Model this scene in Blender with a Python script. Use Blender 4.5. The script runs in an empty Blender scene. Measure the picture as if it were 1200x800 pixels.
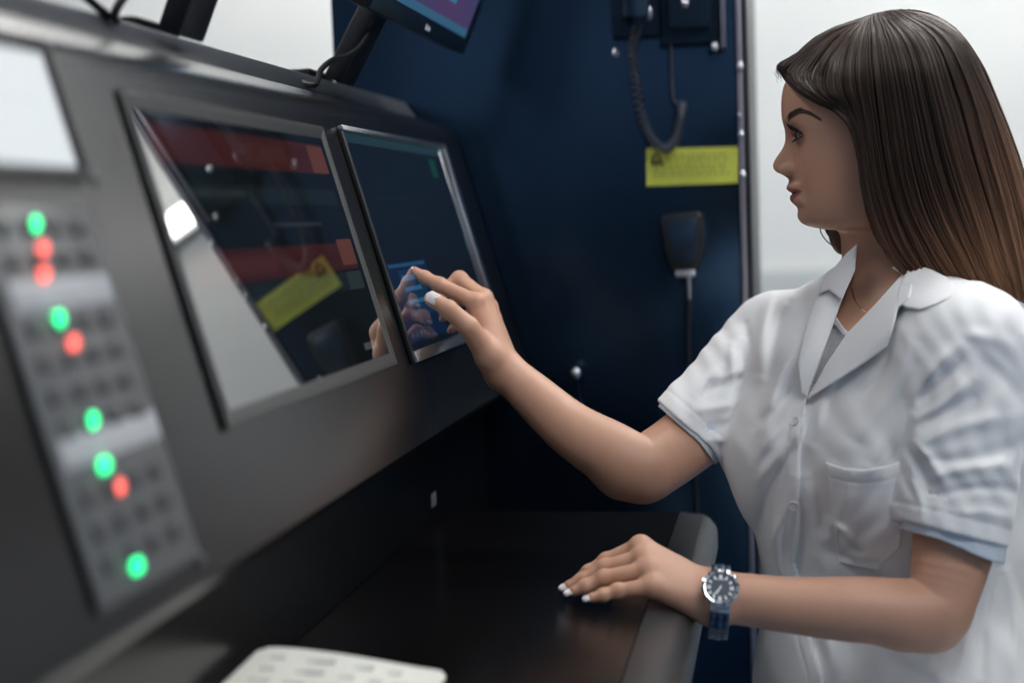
import bpy, math, random
import numpy as np
from mathutils import Vector, Matrix
random.seed(7); RNG = np.random.default_rng(11)
scene = bpy.context.scene
COL = scene.collection

# ------------------------------------------------------------------ camera frame
FPX = 1667.0          # focal length in pixels of the 1200 wide frame (50 mm)
HC = 1.135            # camera height
_D = np.array([319., 152., FPX]); _D /= np.linalg.norm(_D)
_zx, _zy = -.0387, 1.0
_Z = np.array([_zx, _zy, -(319*_zx + 152*_zy)/FPX]); _Z /= np.linalg.norm(_Z)
_X = np.cross(_D, _Z)
if _X[0] < 0: _X = -_X
M = np.stack([_X, _D, _Z])            # world = CAM + M @ (right, up, forward)
CAM = np.array([0., 0., HC])
MI = M.T

def to_world(P): return CAM + np.asarray(P) @ M.T
def to_cam(P): return (np.asarray(P) - CAM) @ M
def J(px, py, z): return np.array([(px-600)/FPX*z, (400-py)/FPX*z, z])
def Wd(px, py, z): return to_world(J(px, py, z))
def on_plane(px, py, p0, n):
    r = M @ np.array([(px-600)/FPX, (400-py)/FPX, 1.0]); n = np.asarray(n, float)
    t = np.dot(np.asarray(p0)-CAM, n)/np.dot(r, n)
    return CAM + t*r

# ------------------------------------------------------------------ materials
def mat(name, color, rough=.5, metal=0., ior=1.45, spec=.5, coat=0., coat_rough=.05, noise=None, bump=None,
        emit=None, estr=0., sss=0., sss_rad=(1., .35, .2), sss_scale=.01, aniso=0., sheen=0.):
    m = bpy.data.materials.new(name); m.use_nodes = True
    nt = m.node_tree; b = nt.nodes['Principled BSDF']
    b.inputs['Base Color'].default_value = (*color, 1)
    b.inputs['Roughness'].default_value = rough
    b.inputs['Metallic'].default_value = metal
    b.inputs['IOR'].default_value = ior
    b.inputs['Specular IOR Level'].default_value = spec
    b.inputs['Coat Weight'].default_value = coat
    b.inputs['Coat Roughness'].default_value = coat_rough
    if sheen: b.inputs['Sheen Weight'].default_value = sheen
    if sss:
        b.inputs['Subsurface Weight'].default_value = sss
        b.inputs['Subsurface Radius'].default_value = sss_rad
        b.inputs['Subsurface Scale'].default_value = sss_scale
    if emit is not None:
        b.inputs['Emission Color'].default_value = (*emit, 1)
        b.inputs['Emission Strength'].default_value = estr
    if noise or bump:
        tc = nt.nodes.new('ShaderNodeTexCoord')
    if noise:                                   # (scale, amount) colour mottling
        n = nt.nodes.new('ShaderNodeTexNoise'); n.inputs['Scale'].default_value = noise[0]
        n.inputs['Detail'].default_value = 4
        nt.links.new(tc.outputs['Object'], n.inputs['Vector'])
        r = nt.nodes.new('ShaderNodeValToRGB')
        lo = [max(0, c*(1-noise[1])) for c in color]; hi = [min(1, c*(1+noise[1])) for c in color]
        r.color_ramp.elements[0].color = (*lo, 1); r.color_ramp.elements[1].color = (*hi, 1)
        r.color_ramp.elements[0].position = .3; r.color_ramp.elements[1].position = .7
        nt.links.new(n.outputs['Fac'], r.inputs['Fac']); nt.links.new(r.outputs['Color'], b.inputs['Base Color'])
    if bump:                                    # (scale, strength, distance)
        n2 = nt.nodes.new('ShaderNodeTexNoise'); n2.inputs['Scale'].default_value = bump[0]
        n2.inputs['Detail'].default_value = 3
        nt.links.new(tc.outputs['Object'], n2.inputs['Vector'])
        bp = nt.nodes.new('ShaderNodeBump'); bp.inputs['Strength'].default_value = bump[1]
        bp.inputs['Distance'].default_value = bump[2]
        nt.links.new(n2.outputs['Fac'], bp.inputs['Height']); nt.links.new(bp.outputs['Normal'], b.inputs['Normal'])
    return m

def attr_mat(name, attr, rough=.5, emit=0., ior=1.45, spec=.5, sss=0., bump=None, base_black=False, aniso=0.):
    m = mat(name, (.5, .5, .5), rough=rough, ior=ior, spec=spec, sss=sss, bump=bump)
    nt = m.node_tree; b = nt.nodes['Principled BSDF']
    a = nt.nodes.new('ShaderNodeAttribute'); a.attribute_name = attr
    if base_black: b.inputs['Base Color'].default_value = (.004, .004, .005, 1)
    else: nt.links.new(a.outputs['Color'], b.inputs['Base Color'])
    if emit:
        nt.links.new(a.outputs['Color'], b.inputs['Emission Color']); b.inputs['Emission Strength'].default_value = emit
    return m

# ------------------------------------------------------------------ mesh helpers
def link_mesh(name, verts, faces, material, parent=None, smooth=False, sharp=None):
    me = bpy.data.meshes.new(name); me.from_pydata([tuple(v) for v in verts], [], [tuple(f) for f in faces])
    me.materials.append(material)
    if smooth:
        me.polygons.foreach_set('use_smooth', [True]*len(me.polygons))
        if sharp is not None: me.set_sharp_from_angle(angle=math.radians(sharp))
    me.update()
    o = bpy.data.objects.new(name, me); COL.objects.link(o)
    if parent is not None: o.parent = parent; o.matrix_parent_inverse = parent.matrix_world.inverted()
    return o

class MB:
    def __init__(s): s.v = []; s.f = []
    def add(s, v, f):
        n = len(s.v); s.v += [tuple(map(float, p)) for p in v]; s.f += [tuple(i+n for i in q) for q in f]; return s
    def box(s, lo, hi, R=None, o=(0, 0, 0)):
        v = [np.array([(lo, hi)[i & 1][0], (lo, hi)[i >> 1 & 1][1], (lo, hi)[i >> 2 & 1][2]]) for i in range(8)]
        if R is not None: v = [R @ p + np.asarray(o) for p in v]
        f = [(0, 2, 3, 1), (4, 5, 7, 6), (0, 1, 5, 4), (2, 6, 7, 3), (0, 4, 6, 2), (1, 3, 7, 5)]
        return s.add(v, f)
    def prism(s, poly, y0, y1, axis=1):                      # polygon in the two other axes extruded along axis
        n = len(poly); v = []
        for y in (y0, y1):
            for p in poly:
                q = [0, 0, 0]; k = 0
                for i in range(3):
                    if i == axis: q[i] = y
                    else: q[i] = p[k]; k += 1
                v.append(q)
        f = [tuple(range(n)), tuple(range(2*n-1, n-1, -1))]
        f += [(i, i+n, (i+1) % n+n, (i+1) % n) for i in range(n)]
        return s.add(v, f)
    def tube(s, pts, rad, seg=10, cap=True, closed=False):
        pts = [np.asarray(p, float) for p in pts]; n = len(pts)
        rad = [rad]*n if np.isscalar(rad) else list(rad)
        u = None; v = []; f = []
        for i in range(n):
            if closed: t = pts[(i+1) % n]-pts[i-1]
            else: t = pts[min(i+1, n-1)]-pts[max(i-1, 0)]
            t = t/(np.linalg.norm(t)+1e-12)
            if u is None:
                a = np.array([0, 0, 1.]) if abs(t[2]) < .9 else np.array([1., 0, 0]); u = np.cross(t, a)
            u = u-np.dot(u, t)*t; u /= np.linalg.norm(u); w = np.cross(t, u)
            for k in range(seg):
                an = 2*math.pi*k/seg; v.append(pts[i]+rad[i]*(math.cos(an)*u+math.sin(an)*w))
        m = n if closed else n-1
        for i in range(m):
            for k in range(seg):
                a = i*seg+k; b = i*seg+(k+1) % seg; c = ((i+1) % n)*seg+(k+1) % seg; d = ((i+1) % n)*seg+k
                f.append((a, b, c, d))
        if cap and not closed:
            f.append(tuple(range(seg-1, -1, -1))); f.append(tuple((n-1)*seg+k for k in range(seg)))
        return s.add(v, f)
    def lathe(s, prof, seg=32, R=np.eye(3), o=(0, 0, 0)):    # prof: (radius, z) list, axis = R[:,2]
        v = []; f = []; n = len(prof)
        for (r, z) in prof:
            for k in range(seg):
                an = 2*math.pi*k/seg; v.append(R @ np.array([r*math.cos(an), r*math.sin(an), z])+np.asarray(o))
        for i in range(n-1):
            for k in range(seg):
                f.append((i*seg+k, i*seg+(k+1) % seg, (i+1)*seg+(k+1) % seg, (i+1)*seg+k))
        f.append(tuple(range(seg-1, -1, -1))); f.append(tuple((n-1)*seg+k for k in range(seg)))
        return s.add(v, f)
    def ellipsoid(s, c, r, R=np.eye(3), nu=16, nv=10):
        prof = [(math.sin(math.pi*i/nv), -math.cos(math.pi*i/nv)) for i in range(nv+1)]
        v = []; f = []
        for (q, z) in prof:
            for k in range(nu):
                an = 2*math.pi*k/nu
                v.append(R @ (np.array([q*math.cos(an), q*math.sin(an), z])*np.asarray(r))+np.asarray(c))
        for i in range(nv):
            for k in range(nu): f.append((i*nu+k, i*nu+(k+1) % nu, (i+1)*nu+(k+1) % nu, (i+1)*nu+k))
        return s.add(v, f)
    def build(s, name, material, parent=None, smooth=False, bevel=0., seg=2, sharp=35):
        import bmesh
        me = bpy.data.meshes.new(name)
        me.from_pydata(s.v, [], s.f)
        bm = bmesh.new(); bm.from_mesh(me)
        bmesh.ops.remove_doubles(bm, verts=bm.verts, dist=1e-6)
        bmesh.ops.recalc_face_normals(bm, faces=bm.faces)
        if bevel:
            es = [e for e in bm.edges if len(e.link_faces) == 2 and e.calc_face_angle(0) > .5]
            bmesh.ops.bevel(bm, geom=es, offset=bevel, segments=seg, profile=.5, affect='EDGES', clamp_overlap=True)
        bm.to_mesh(me); bm.free()
        me.materials.append(material)
        if smooth or bevel:
            me.polygons.foreach_set('use_smooth', [True]*len(me.polygons)); me.set_sharp_from_angle(angle=math.radians(sharp))
        o = bpy.data.objects.new(name, me); COL.objects.link(o)
        if parent is not None: o.parent = parent; o.matrix_parent_inverse = parent.matrix_world.inverted()
        return o

def tag(o, label, cat, group=None):
    o['label'] = label; o['category'] = cat
    if group: o['group'] = group
    return o
def thing(name, loc, label, cat, group=None):
    o = bpy.data.objects.new(name, None); o.empty_display_size = .05; COL.objects.link(o); o.location = tuple(loc)
    bpy.context.view_layer.update()
    return tag(o, label, cat, group)
def struct(o): o['kind'] = 'structure'; return o
def rot_to(zdir, xhint=(1, 0, 0)):
    z = np.asarray(zdir, float); z = z/np.linalg.norm(z); x = np.asarray(xhint, float); x = x-np.dot(x, z)*z; x /= np.linalg.norm(x)
    return np.stack([x, np.cross(z, x), z], axis=1)
def catmull(pts, n):
    P = [np.asarray(p, float) for p in pts]; P = [2*P[0]-P[1]]+P+[2*P[-1]-P[-2]]; out = []
    m = len(P)-3
    for i in range(n):
        t = i/(n-1)*m; k = min(int(t), m-1); t -= k; a, b, c, d = P[k:k+4]
        out.append(.5*((2*b)+(-a+c)*t+(2*a-5*b+4*c-d)*t*t+(-a+3*b-3*c+d)*t**3))
    return out
# ------------------------------------------------------------------ palette
m_wall = mat('wall_paint', (.73, .745, .73), rough=.7, noise=(3, .03))
m_dado = mat('dado_panel', (.54, .57, .57), rough=.5, noise=(3, .03))
m_floor = mat('blue_vinyl', (.07, .15, .28), rough=.35, noise=(30, .12))
m_ceil = mat('ceiling_paint', (.8, .8, .8), rough=.8, noise=(5, .02))
m_light = mat('lamp_diffuser', (.9, .9, .9), emit=(1., .98, .95), estr=14.)
m_lamp = mat('wall_lamp_glow', (.9, .9, .9), emit=(1., .99, .97), estr=14.)
m_housing = mat('lamp_housing', (.75, .76, .77), rough=.4, noise=(20, .03))
m_console = mat('powder_coated_black', (.0045, .0047, .0055), rough=.25, ior=1.55, bump=(900, .12, .0006))
m_ledge = mat('ledge_grey', (.075, .08, .088), rough=.42, bump=(700, .12, .0006))
m_frame = mat('bezel_grey', (.034, .035, .037), rough=.38, metal=.1, noise=(60, .05))
m_alu = mat('brushed_aluminium', (.62, .64, .67), rough=.28, metal=1., bump=(300, .05, .0004))
m_black = mat('black_plastic', (.012, .013, .016), rough=.4, noise=(80, .1))
m_navy = mat('navy_cabinet_lacquer', (.020, .046, .087), rough=.22, metal=.85, bump=(500, .06, .0006))
m_cord = mat('slate_cord', (.05, .06, .085), rough=.4, noise=(80, .08))
m_sticker = mat('grey_sticker', (.22, .25, .28), rough=.5, noise=(80, .05))
m_navy2 = mat('navy_plastic', (.016, .036, .066), rough=.3, metal=.5, noise=(80, .08))
m_plate = mat('keypad_grey', (.115, .12, .125), rough=.4, noise=(40, .06))
m_strip = mat('label_strip_grey', (.42, .44, .47), rough=.4, noise=(60, .05))
m_key = mat('dark_key', (.062, .065, .07), rough=.5, noise=(50, .1))
m_green = mat('green_indicator', (.02, .4, .15), rough=.3, emit=(.012, .80, .25), estr=4.4)
m_red = mat('red_indicator', (.5, .05, .05), rough=.3, emit=(.80, .11, .09), estr=3.2)
m_screen = attr_mat('screen_glass', 'shown', rough=.012, emit=1., ior=3.5, base_black=True)
m_lcd = attr_mat('monitor_panel', 'shown', rough=.2, emit=1., base_black=True)
m_yellow = mat('yellow_label_vinyl', (.62, .66, .10), rough=.45, noise=(25, .06))
m_print = mat('dark_print', (.05, .05, .03), rough=.6, noise=(90, .1))
m_paleprint = mat('olive_print', (.36, .40, .09), rough=.6, noise=(90, .1))
m_steel = mat('screw_steel', (.6, .62, .68), rough=.3, metal=1., noise=(200, .1))
m_trim = mat('mauve_grey_metal', (.33, .32, .38), rough=.35, metal=.8, noise=(40, .05))
m_white_mark = mat('white_print', (.6, .63, .66), rough=.6, noise=(90, .05))
m_desk = mat('black_laminate', (.0035, .0033, .0035), rough=.26, spec=.35, noise=(90, .15))
m_deskedge = mat('grey_edge_band', (.05, .052, .055), rough=.35, metal=.35, noise=(60, .06))
m_paper = mat('paper', (.74, .75, .70), rough=.7, noise=(60, .03))
m_text = mat('grey_print', (.60, .61, .58), rough=.7, noise=(120, .1))
m_chair = mat('dark_green_upholstery', (.018, .04, .034), rough=.8, noise=(200, .2))

# ------------------------------------------------------------------ room
struct(MB().box((-3.6, -3.0, -.1), (3.4, 3.9, 0)).build('floor', m_floor))
struct(MB().box((-3.6, -3.0, 2.75), (3.4, 3.9, 2.85)).build('ceiling', m_ceil))
struct(MB().box((-3.6, 3.75, 0), (3.4, 3.9, 2.75)).build('wall_back', m_wall))
struct(MB().box((3.25, -3.0, 0), (3.4, 3.75, 2.75)).build('wall_right', m_wall))
struct(MB().box((-3.6, -3.0, 0), (-3.45, 3.75, 2.75)).build('wall_left', m_wall))
struct(MB().box((-3.45, 3.742, 0.0), (3.25, 3.75, .985)).build('trim_1', m_dado))
def ceiling_light(x, y, w, d, label):
    t = thing('ceiling_light', (x, y, 2.75), label, 'light', 'ceiling light panels')
    h = MB()
    for lo, hi in (((-w/2, -d/2, -.05), (-w/2+.03, d/2, 0)), ((w/2-.03, -d/2, -.05), (w/2, d/2, 0)),
                   ((-w/2+.03, -d/2, -.05), (w/2-.03, -d/2+.03, 0)), ((-w/2+.03, d/2-.03, -.05), (w/2-.03, d/2, 0))):
        h.box(np.array(lo)+(x, y, 2.75), np.array(hi)+(x, y, 2.75))
    h.build('housing', m_housing, t)
    MB().box((x-w/2+.03, y-d/2+.03, 2.715), (x+w/2-.03, y+d/2-.03, 2.735)).build('diffuser', m_light, t)
ceiling_light(.75, 1.95, 1.25, .62, 'long white ceiling light panel above the woman and the desk')
ceiling_light(1.0, .2, 1.25, .62, 'white ceiling light panel above the place the photo is taken from')  # unseen panel, added to brighten the coat from the camera side
ceiling_light(.9, 3.2, 1.25, .62, 'white ceiling light panel close to the back wall')
ceiling_light(-1.0, 3.15, 1.25, .62, 'white ceiling light panel behind the dark cabinet')
ceiling_light(-1.25, 1.2, 1.25, .62, 'white ceiling light panel over the left end of the console')  # unseen panel, added as fill light for the face
# wall lamp on the back wall (its reflection shows in the large screen)
t = thing('wall_lamp', (.555, 3.74, 1.785), 'small white glowing lamp on the far white wall', 'lamp')
MB().box((.455, 3.715, 1.745), (.665, 3.742, 1.825)).build('housing', m_housing, t, bevel=.006)
MB().box((.467, 3.69, 1.757), (.653, 3.7145, 1.813)).build('diffuser', m_lamp, t, bevel=.012, seg=3)

# ------------------------------------------------------------------ console
NF = np.array([1, 0, .277]); NF /= np.linalg.norm(NF)
P0 = np.array([-.45, 0, HC])
def face(Y, h, off=0.): return np.array([-.45-.277*h, Y, HC+h]) + off*NF
def face_box(mb, y0, y1, h0, h1, o0, o1):
    v = [face(y, h, o) for o in (o0, o1) for h in (h0, h1) for y in (y0, y1)]
    return mb.add(v, [(0, 2, 3, 1), (4, 5, 7, 6), (0, 1, 5, 4), (2, 6, 7, 3), (0, 4, 6, 2), (1, 3, 7, 5)])
def face_px(px, py, off=0.):
    w = on_plane(px, py, P0 + off*NF, NF); return w[1], (w-P0-off*NF)[2] if False else w[2]-HC
con = thing('control_console', (-.66, 1.1, 0), 'black control console with sloping face, built-in screens and lit indicator panel', 'console')
prof = [(-.3865, HC-.232), (-.45-.277*.117, HC+.117), (-.4850, HC+.1250), (-.4885, HC+.1315), (-.4930, HC+.1370), (-.4985, HC+.1412), (-.5060, HC+.1455), (-.533, HC+.1590), (-.5385, HC+.1612), (-.545, HC+.163), (-.90, HC+.163), (-.90, .0), (-.52, .0), (-.46, .10), (-.46, HC-.262), (-.405, HC-.246), (-.392, HC-.241)]
MB().prism(prof, .25, 2.135).build('body', m_console, con, smooth=True, sharp=30)
MB().prism([(-.547, HC+.164), (-.565, HC+.189), (-.86, HC+.189), (-.86, HC+.164)], .95, 2.13).build('top_ledge', m_ledge, con, bevel=.003)
def ring(mb, y0, y1, h0, h1, rim, ch, oo, oi):
    outs = [(y0, h0), (y1, h0), (y1, h1), (y0, h1)]
    def lv(d, o): return [face(a+(d if a == y0 else -d), b+(d if b == h0 else -d), o) for a, b in outs]
    L = [lv(0, -.001), lv(0, oo), lv(rim, oo), lv(rim+ch, oi), lv(rim+ch, -.001)]
    v = sum(L, []); f = []
    for i in range(5):
        j = (i+1) % 5
        for k in range(4): f.append((i*4+k, i*4+(k+1) % 4, j*4+(k+1) % 4, j*4+k))
    return mb.add(v, f)
def screen(name, y0, y1, h0, h1, off, rects, bg, parent, material):
    us = sorted({0., 1.} | {r[0] for r in rects} | {r[1] for r in rects}); vs = sorted({0., 1.} | {r[2] for r in rects} | {r[3] for r in rects})
    v = []; f = []; c = []
    for vv in vs:
        for u in us: v.append(face(y0+(y1-y0)*u, h0+(h1-h0)*vv, off))
    nu = len(us)
    for j in range(len(vs)-1):
        for i in range(nu-1):
            f.append((j*nu+i, j*nu+i+1, (j+1)*nu+i+1, (j+1)*nu+i))
            cu, cv = (us[i]+us[i+1])/2, (vs[j]+vs[j+1])/2; cc = bg
            for r in rects:
                if r[0] <= cu <= r[1] and r[2] <= cv <= r[3]: cc = r[4]
            c.append(cc)
    # glass slab: front cells, four edges and a back
    n0 = len(v); b = [face(y, h, off-.002) for y, h in ((y0, h0), (y1, h0), (y1, h1), (y0, h1))]; v += b
    o = link_mesh(name, v, f+[(n0+3, n0+2, n0+1, n0)], material, parent)
    a = o.data.color_attributes.new('shown', 'FLOAT_COLOR', 'CORNER')
    k = 0
    for p in o.data.polygons:
        cc = c[p.index] if p.index < len(c) else (0, 0, 0)
        for _ in p.loop_indices: a.data[k].color = (*cc, 1); k += 1
    return o
# large screen
red, org, dk, tl = (.036, .0085, .007), (.085, .028, .018), (.0025, .004, .004), (.006, .010, .010)
L = [(.03, .97, .83, .965, red), (.865, .975, .835, .955, org), (.03, .97, .40, .52, (.032, .0075, .006)), (.865, .975, .42, .535, org),
     (.03, .97, .69, .76, tl), (.03, .97, .31, .39, (.007, .011, .011)), (.45, .70, .86, .93, (.043, .013, .010)), (.865, .975, .31, .39, (.016, .024, .024)),
     (.83, .93, .045, .075, (.05, .055, .06)), (.1, .4, .72, .735, (.02, .026, .026)), (.5, .8, .60, .615, (.018, .02, .02)), (.15, .45, .43, .49, (.046, .012, .009))]
s1 = ring(MB(), .983, 1.453, -.1457, .1075, .0035, .0095, .0035, .0014).build('screen_frame', m_frame, con)
screen('large_touch_screen', .9965, 1.4395, -.1327, .0945, .002, L, dk, con, m_screen)
# right screen with its aluminium edge and dark left edge
R = [(0.0, 1.0, .955, 1.0, (.012, .030, .036)), (.79, .86, .83, .93, (.003, .035, .022)), (.93, .97, .42, .5, (.002, .03, .02)),
     (0.0, .40, .03, .40, (.003, .010, .030)), (.10, .33, .14, .36, (.005, .022, .05)), (.12, .31, .31, .335, (.02, .085, .17)), (.12, .28, .26, .28, (.02, .085, .17)),
     (.12, .30, .20, .22, (.02, .085, .17)), (.03, .38, .375, .392, (.012, .05, .11)), (.05, .07, .05, .075, (.03, .05, .07)), (.09, .11, .05, .075, (.03, .05, .07)),
     (.13, .15, .05, .075, (.03, .05, .07)), (.17, .19, .05, .075, (.03, .05, .07)), (.1, .5, .70, .705, (.006, .012, .014)), (.1, .6, .60, .605, (.006, .012, .014))]
screen('right_touch_screen', 1.521, 1.985, -.139, .106, .002, R, (.0025, .0045, .0065), con, m_screen)
fr = MB(); face_box(fr, 1.515, 2.004, .1065, .1125, 0, .007); face_box(fr, 1.986, 2.004, -.152, .1064, 0, .007); face_box(fr, 1.521, 1.9859, -.152, -.1395, 0, .007)
fr.build('screen_edge', m_alu, con, bevel=.0012)['label'] = 'bright aluminium edge'
face_box(MB(), 1.512, 1.5205, -.152, .106, 0, .005).build('screen_edge', m_black, con, bevel=.001)['label'] = 'black left edge'
# white lit panel at the left end
W3 = [(.03, .97, .03, .97, (.64, .69, .72)), (.1, .9, .55, .57, (.56, .61, .65)), (.1, .7, .3, .32, (.57, .62, .66))]
ring(MB(), .60, .892, .038, .132, .004, .005, .006, .0012).build('screen_frame', m_black, con)
screen('white_display', .609, .883, .047, .123, .002, W3, (.6, .64, .68), con, m_lcd)
# indicator panel
pl = face_box(MB(), .738, .878, -.214, .022, 0, .004).build('indicator_panel', m_plate, con, bevel=.002)
for (a, b) in (((6, 352), (122, 339)), ((64, 537), (180, 497))):
    ya, ha = face_px(*a); yb, hb = face_px(*b); hm = (ha+hb)/2
    face_box(MB(), max(ya, .742), min(yb, .874), hm-.009, hm+.009, .0041, .0052).build('label_strip', m_strip, pl, bevel=.0004)
for r in range(11):
    h = .008-.0198*r
    if abs(h+.034) < .012 or abs(h+.123) < .012: continue
    kb = MB()
    for c in range(4):
        y = .752+.030*c
        face_box(kb, y, y+.018, h-.0065, h+.0035, .0041, .0062)
    kb.build('key_row', m_key, pl, bevel=.0006)
for (px, py, g) in ((43, 262, 1), (53, 291, 0), (54, 320, 0), (71, 373, 1), (89, 401, 0), (110, 492, 1), (125, 544, 1), (142, 570, 0), (163, 662, 1)):
    w = on_plane(px, py, P0+.008*NF, NF); y, h = w[1], w[2]-HC
    c = w
    ld = MB(); ld.lathe([(.0036, -.0042), (.0036, 0), (.0031, .0014), (.0018, .0026), (.0004, .003)], 14, rot_to(NF), c)
    o = ld.build('indicator_light', m_green if g else m_red, pl, smooth=True); o['label'] = 'lit green indicator' if g else 'lit red indicator'
for (px, py) in ((110, 210), (372, 445), (235, 655)):
    w = on_plane(px, py, P0, NF)
    MB().lathe([(.0045, -.001), (.0045, .0012), (.003, .0024), (.0005, .0026)], 14, rot_to(NF), w).build('face_screw', m_ledge, con, smooth=True)
# small white sticker with print on the recessed lower front
sk = on_plane(508, 585, (-.46, 0, 0), (1, 0, 0))
st = MB().box(sk+(0, -.012, -.0085), sk+(.0008, .012, .0085)).build('sticker', m_sticker, con)
tb = MB()
for i in range(3): tb.box(sk+(.0008, -.009, -.006+.004*i), sk+(.0011, .009-.004*(i == 1), -.0045+.004*i))
tb.build('print', m_print, st)

# ------------------------------------------------------------------ monitors standing on the console
def monitor(Yc, label, dz=0.):
    X0, Z0 = -.44, HC+.238+dz
    t = thing('desktop_monitor', (-.53, Yc, HC+.189), label, 'monitor', 'small monitors on top of the console')
    ty = math.radians(24)
    up = np.array([math.sin(ty), 0, math.cos(ty)]); nf = np.array([math.cos(ty), 0, -math.sin(ty)])
    def P(u, v, o): return np.array([X0, Yc+u, Z0])+up*v+nf*o
    w, hgt = .231, .30
    def slab(name, material, u0, u1, v0, v1, o0, o1, bevel=.003):
        b = MB(); v = [P(u, vv, o) for o in (o0, o1) for vv in (v0, v1) for u in (u0, u1)]
        return b.add(v, [(0, 2, 3, 1), (4, 5, 7, 6), (0, 1, 5, 4), (2, 6, 7, 3), (0, 4, 6, 2), (1, 3, 7, 5)]).build(name, material, t, bevel=bevel)
    cas = slab('casing', m_black, -w, w, 0, hgt, -.03, 0)
    slab('rear_housing', m_black, -w*.62, w*.62, .04, hgt*.85, -.062, -.0302, .01)
    bz = MB()
    for (u0, u1, v0, v1) in ((-w, w, 0, .021), (-w, w, hgt-.014, hgt), (-w, -w+.014, .021, hgt-.014), (w-.014, w, .021, hgt-.014)):
        v = [P(u, vv, o) for o in (.0002, .004) for vv in (v0, v1) for u in (u0, u1)]
        bz.add(v, [(0, 2, 3, 1), (4, 5, 7, 6), (0, 1, 5, 4), (2, 6, 7, 3), (0, 4, 6, 2), (1, 3, 7, 5)])
    bz.build('bezel', m_navy2, t, bevel=.001)
    N = 24; v = []; f = []; cols = []
    for j in range(N+1):
        for i in range(N+1): v.append(P((-w+.015)+(2*w-.03)*i/N, .022+(hgt-.037)*j/N, .001))
    for j in range(N):
        for i in range(N):
            f.append((j*(N+1)+i, j*(N+1)+i+1, (j+1)*(N+1)+i+1, (j+1)*(N+1)+i))
            u, q = i/N, j/N
            a = .5+.5*math.sin(5*u+2.5*q+1.1); b = .5+.5*math.sin(7*q-3*u+.4)
            c = np.array((.10, .06, .17))*(1-a)+np.array((.04, .075, .19))*a
            c = (c*(1-.5*b)+np.array((.13, .075, .12))*.5*b)*.62
            if (u-.68)**2+(q-.16)**2 < .006: c = np.array((.03, .16, .26))
            if j == 0: c = np.array((.03, .10, .18))
            cols.append(c)
    o = link_mesh('display', v, f, m_lcd, t)
    at = o.data.color_attributes.new('shown', 'FLOAT_COLOR', 'CORNER'); k = 0
    for p in o.data.polygons:
        for _ in p.loop_indices: at.data[k].color = (*cols[p.index], 1); k += 1
    lg = MB()
    for (u0, u1, v0, v1) in ((.0, .004, .007, .014), (.006, .010, .007, .012), (.011, .0135, .007, .0135), (.0145, .019, .007, .012), (.020, .023, .007, .012)):
        vv = [P(u+.0, q, o_) for o_ in (.004, .0045) for q in (v0, v1) for u in (u0, u1)]
        lg.add(vv, [(0, 2, 3, 1), (4, 5, 7, 6), (0, 1, 5, 4), (2, 6, 7, 3), (0, 4, 6, 2), (1, 3, 7, 5)])
    lg.build('maker_mark', m_white_mark, t)
    st = MB()
    a0 = np.array([-.545, Yc, HC+.19]); a1 = P(0, .055, -.06)
    d = a1-a0; d /= np.linalg.norm(d); sd = np.array([0, 1, 0]); n2 = np.cross(d, sd)
    vv = [p+sd*s*.029+n2*q*.012 for p in (a0-d*.006, a1) for q in (-1, 1) for s in (-1, 1)]
    st.add(vv, [(0, 2, 3, 1), (4, 5, 7, 6), (0, 1, 5, 4), (2, 6, 7, 3), (0, 4, 6, 2), (1, 3, 7, 5)])
    st.build('stand_neck', m_black, t, bevel=.004)
    MB().box((-.66, Yc-.05, HC+.1892), (-.568, Yc+.05, HC+.199)).build('stand_base', m_black, t, bevel=.004)
    return t
monitor(1.743, 'small black monitor with purple picture on console beside the dark blue cabinet')
monitor(1.262, 'black monitor at the top left, only its dark stand showing in the photo', .04)
def cable(name, pts, r, material, label, cat='cable', n=40):
    o = MB().tube(catmull(pts, n), r, 8).build(name, material, smooth=True); return tag(o, label, cat)
cable('power_cable', [(-.52, 1.73, HC+.255), Wd(437, 25, 1.78), Wd(425, 52, 1.74), Wd(408, 65, 1.72), Wd(390, 70, 1.70), Wd(376, 82, 1.68), Wd(366, 100, 1.67), (-.60, 1.66, HC+.1935)], .0036, m_black, 'thin black cable curving from the small monitor down to the console')
cable('signal_cable', [(-.50, 1.2, HC+.30), Wd(140, 4, 1.20), Wd(131, 20, 1.21), (-.60, 1.10, HC+.22), (-.70, 1.1, HC+.194)], .004, m_black, 'thin black cable at the top left beside the dark stand')

# ------------------------------------------------------------------ dark blue cabinet with what hangs on it
YC = 2.14
cab = thing('equipment_cabinet', (-.37, 2.45, 0), 'tall dark blue metal cabinet standing at the end of the console', 'cabinet')
MB().box((-.680, YC, .02), (-.0645, 2.85, 2.35)).build('body', m_navy, cab, bevel=.003)
MB().box((-.0644, YC+.012, .02), (-.0475, 2.84, 2.35)).build('side_strip', m_black, cab, bevel=.002)
MB().box((-.66, YC+.02, 0), (-.07, 2.83, .0199)).build('plinth', m_black, cab)
MB().box((-.0642, YC-.004, .03), (-.0560, YC+.0115, 2.34)).build('edge_trim', m_trim, cab, bevel=.0015)
for (px, py, r) in ((867, 78, .0055), (868, 158, .005), (870, 205, .0055), (874, 388, .005), (877, 548, .005), (866, 135, .0035)):
    w = on_plane(px, py, (0, YC-.004, 0), (0, 1, 0))
    MB().lathe([(r, -.0005), (r, .0025), (r*.7, .004), (.0004, .0045)], 14, rot_to((0, -1, 0)), (w[0], YC-.0045, w[2])).build('screw', m_steel, cab, smooth=True)
for (px, py) in ((722, 62),):
    w = on_plane(px, py, (0, YC, 0), (0, 1, 0))
    MB().lathe([(.0055, -.0005), (.0055, .002), (.0035, .0035), (.0004, .004)], 14, rot_to((0, -1, 0)), (w[0], YC-.0005, w[2])).build('screw', m_steel, cab, smooth=True)
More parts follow.
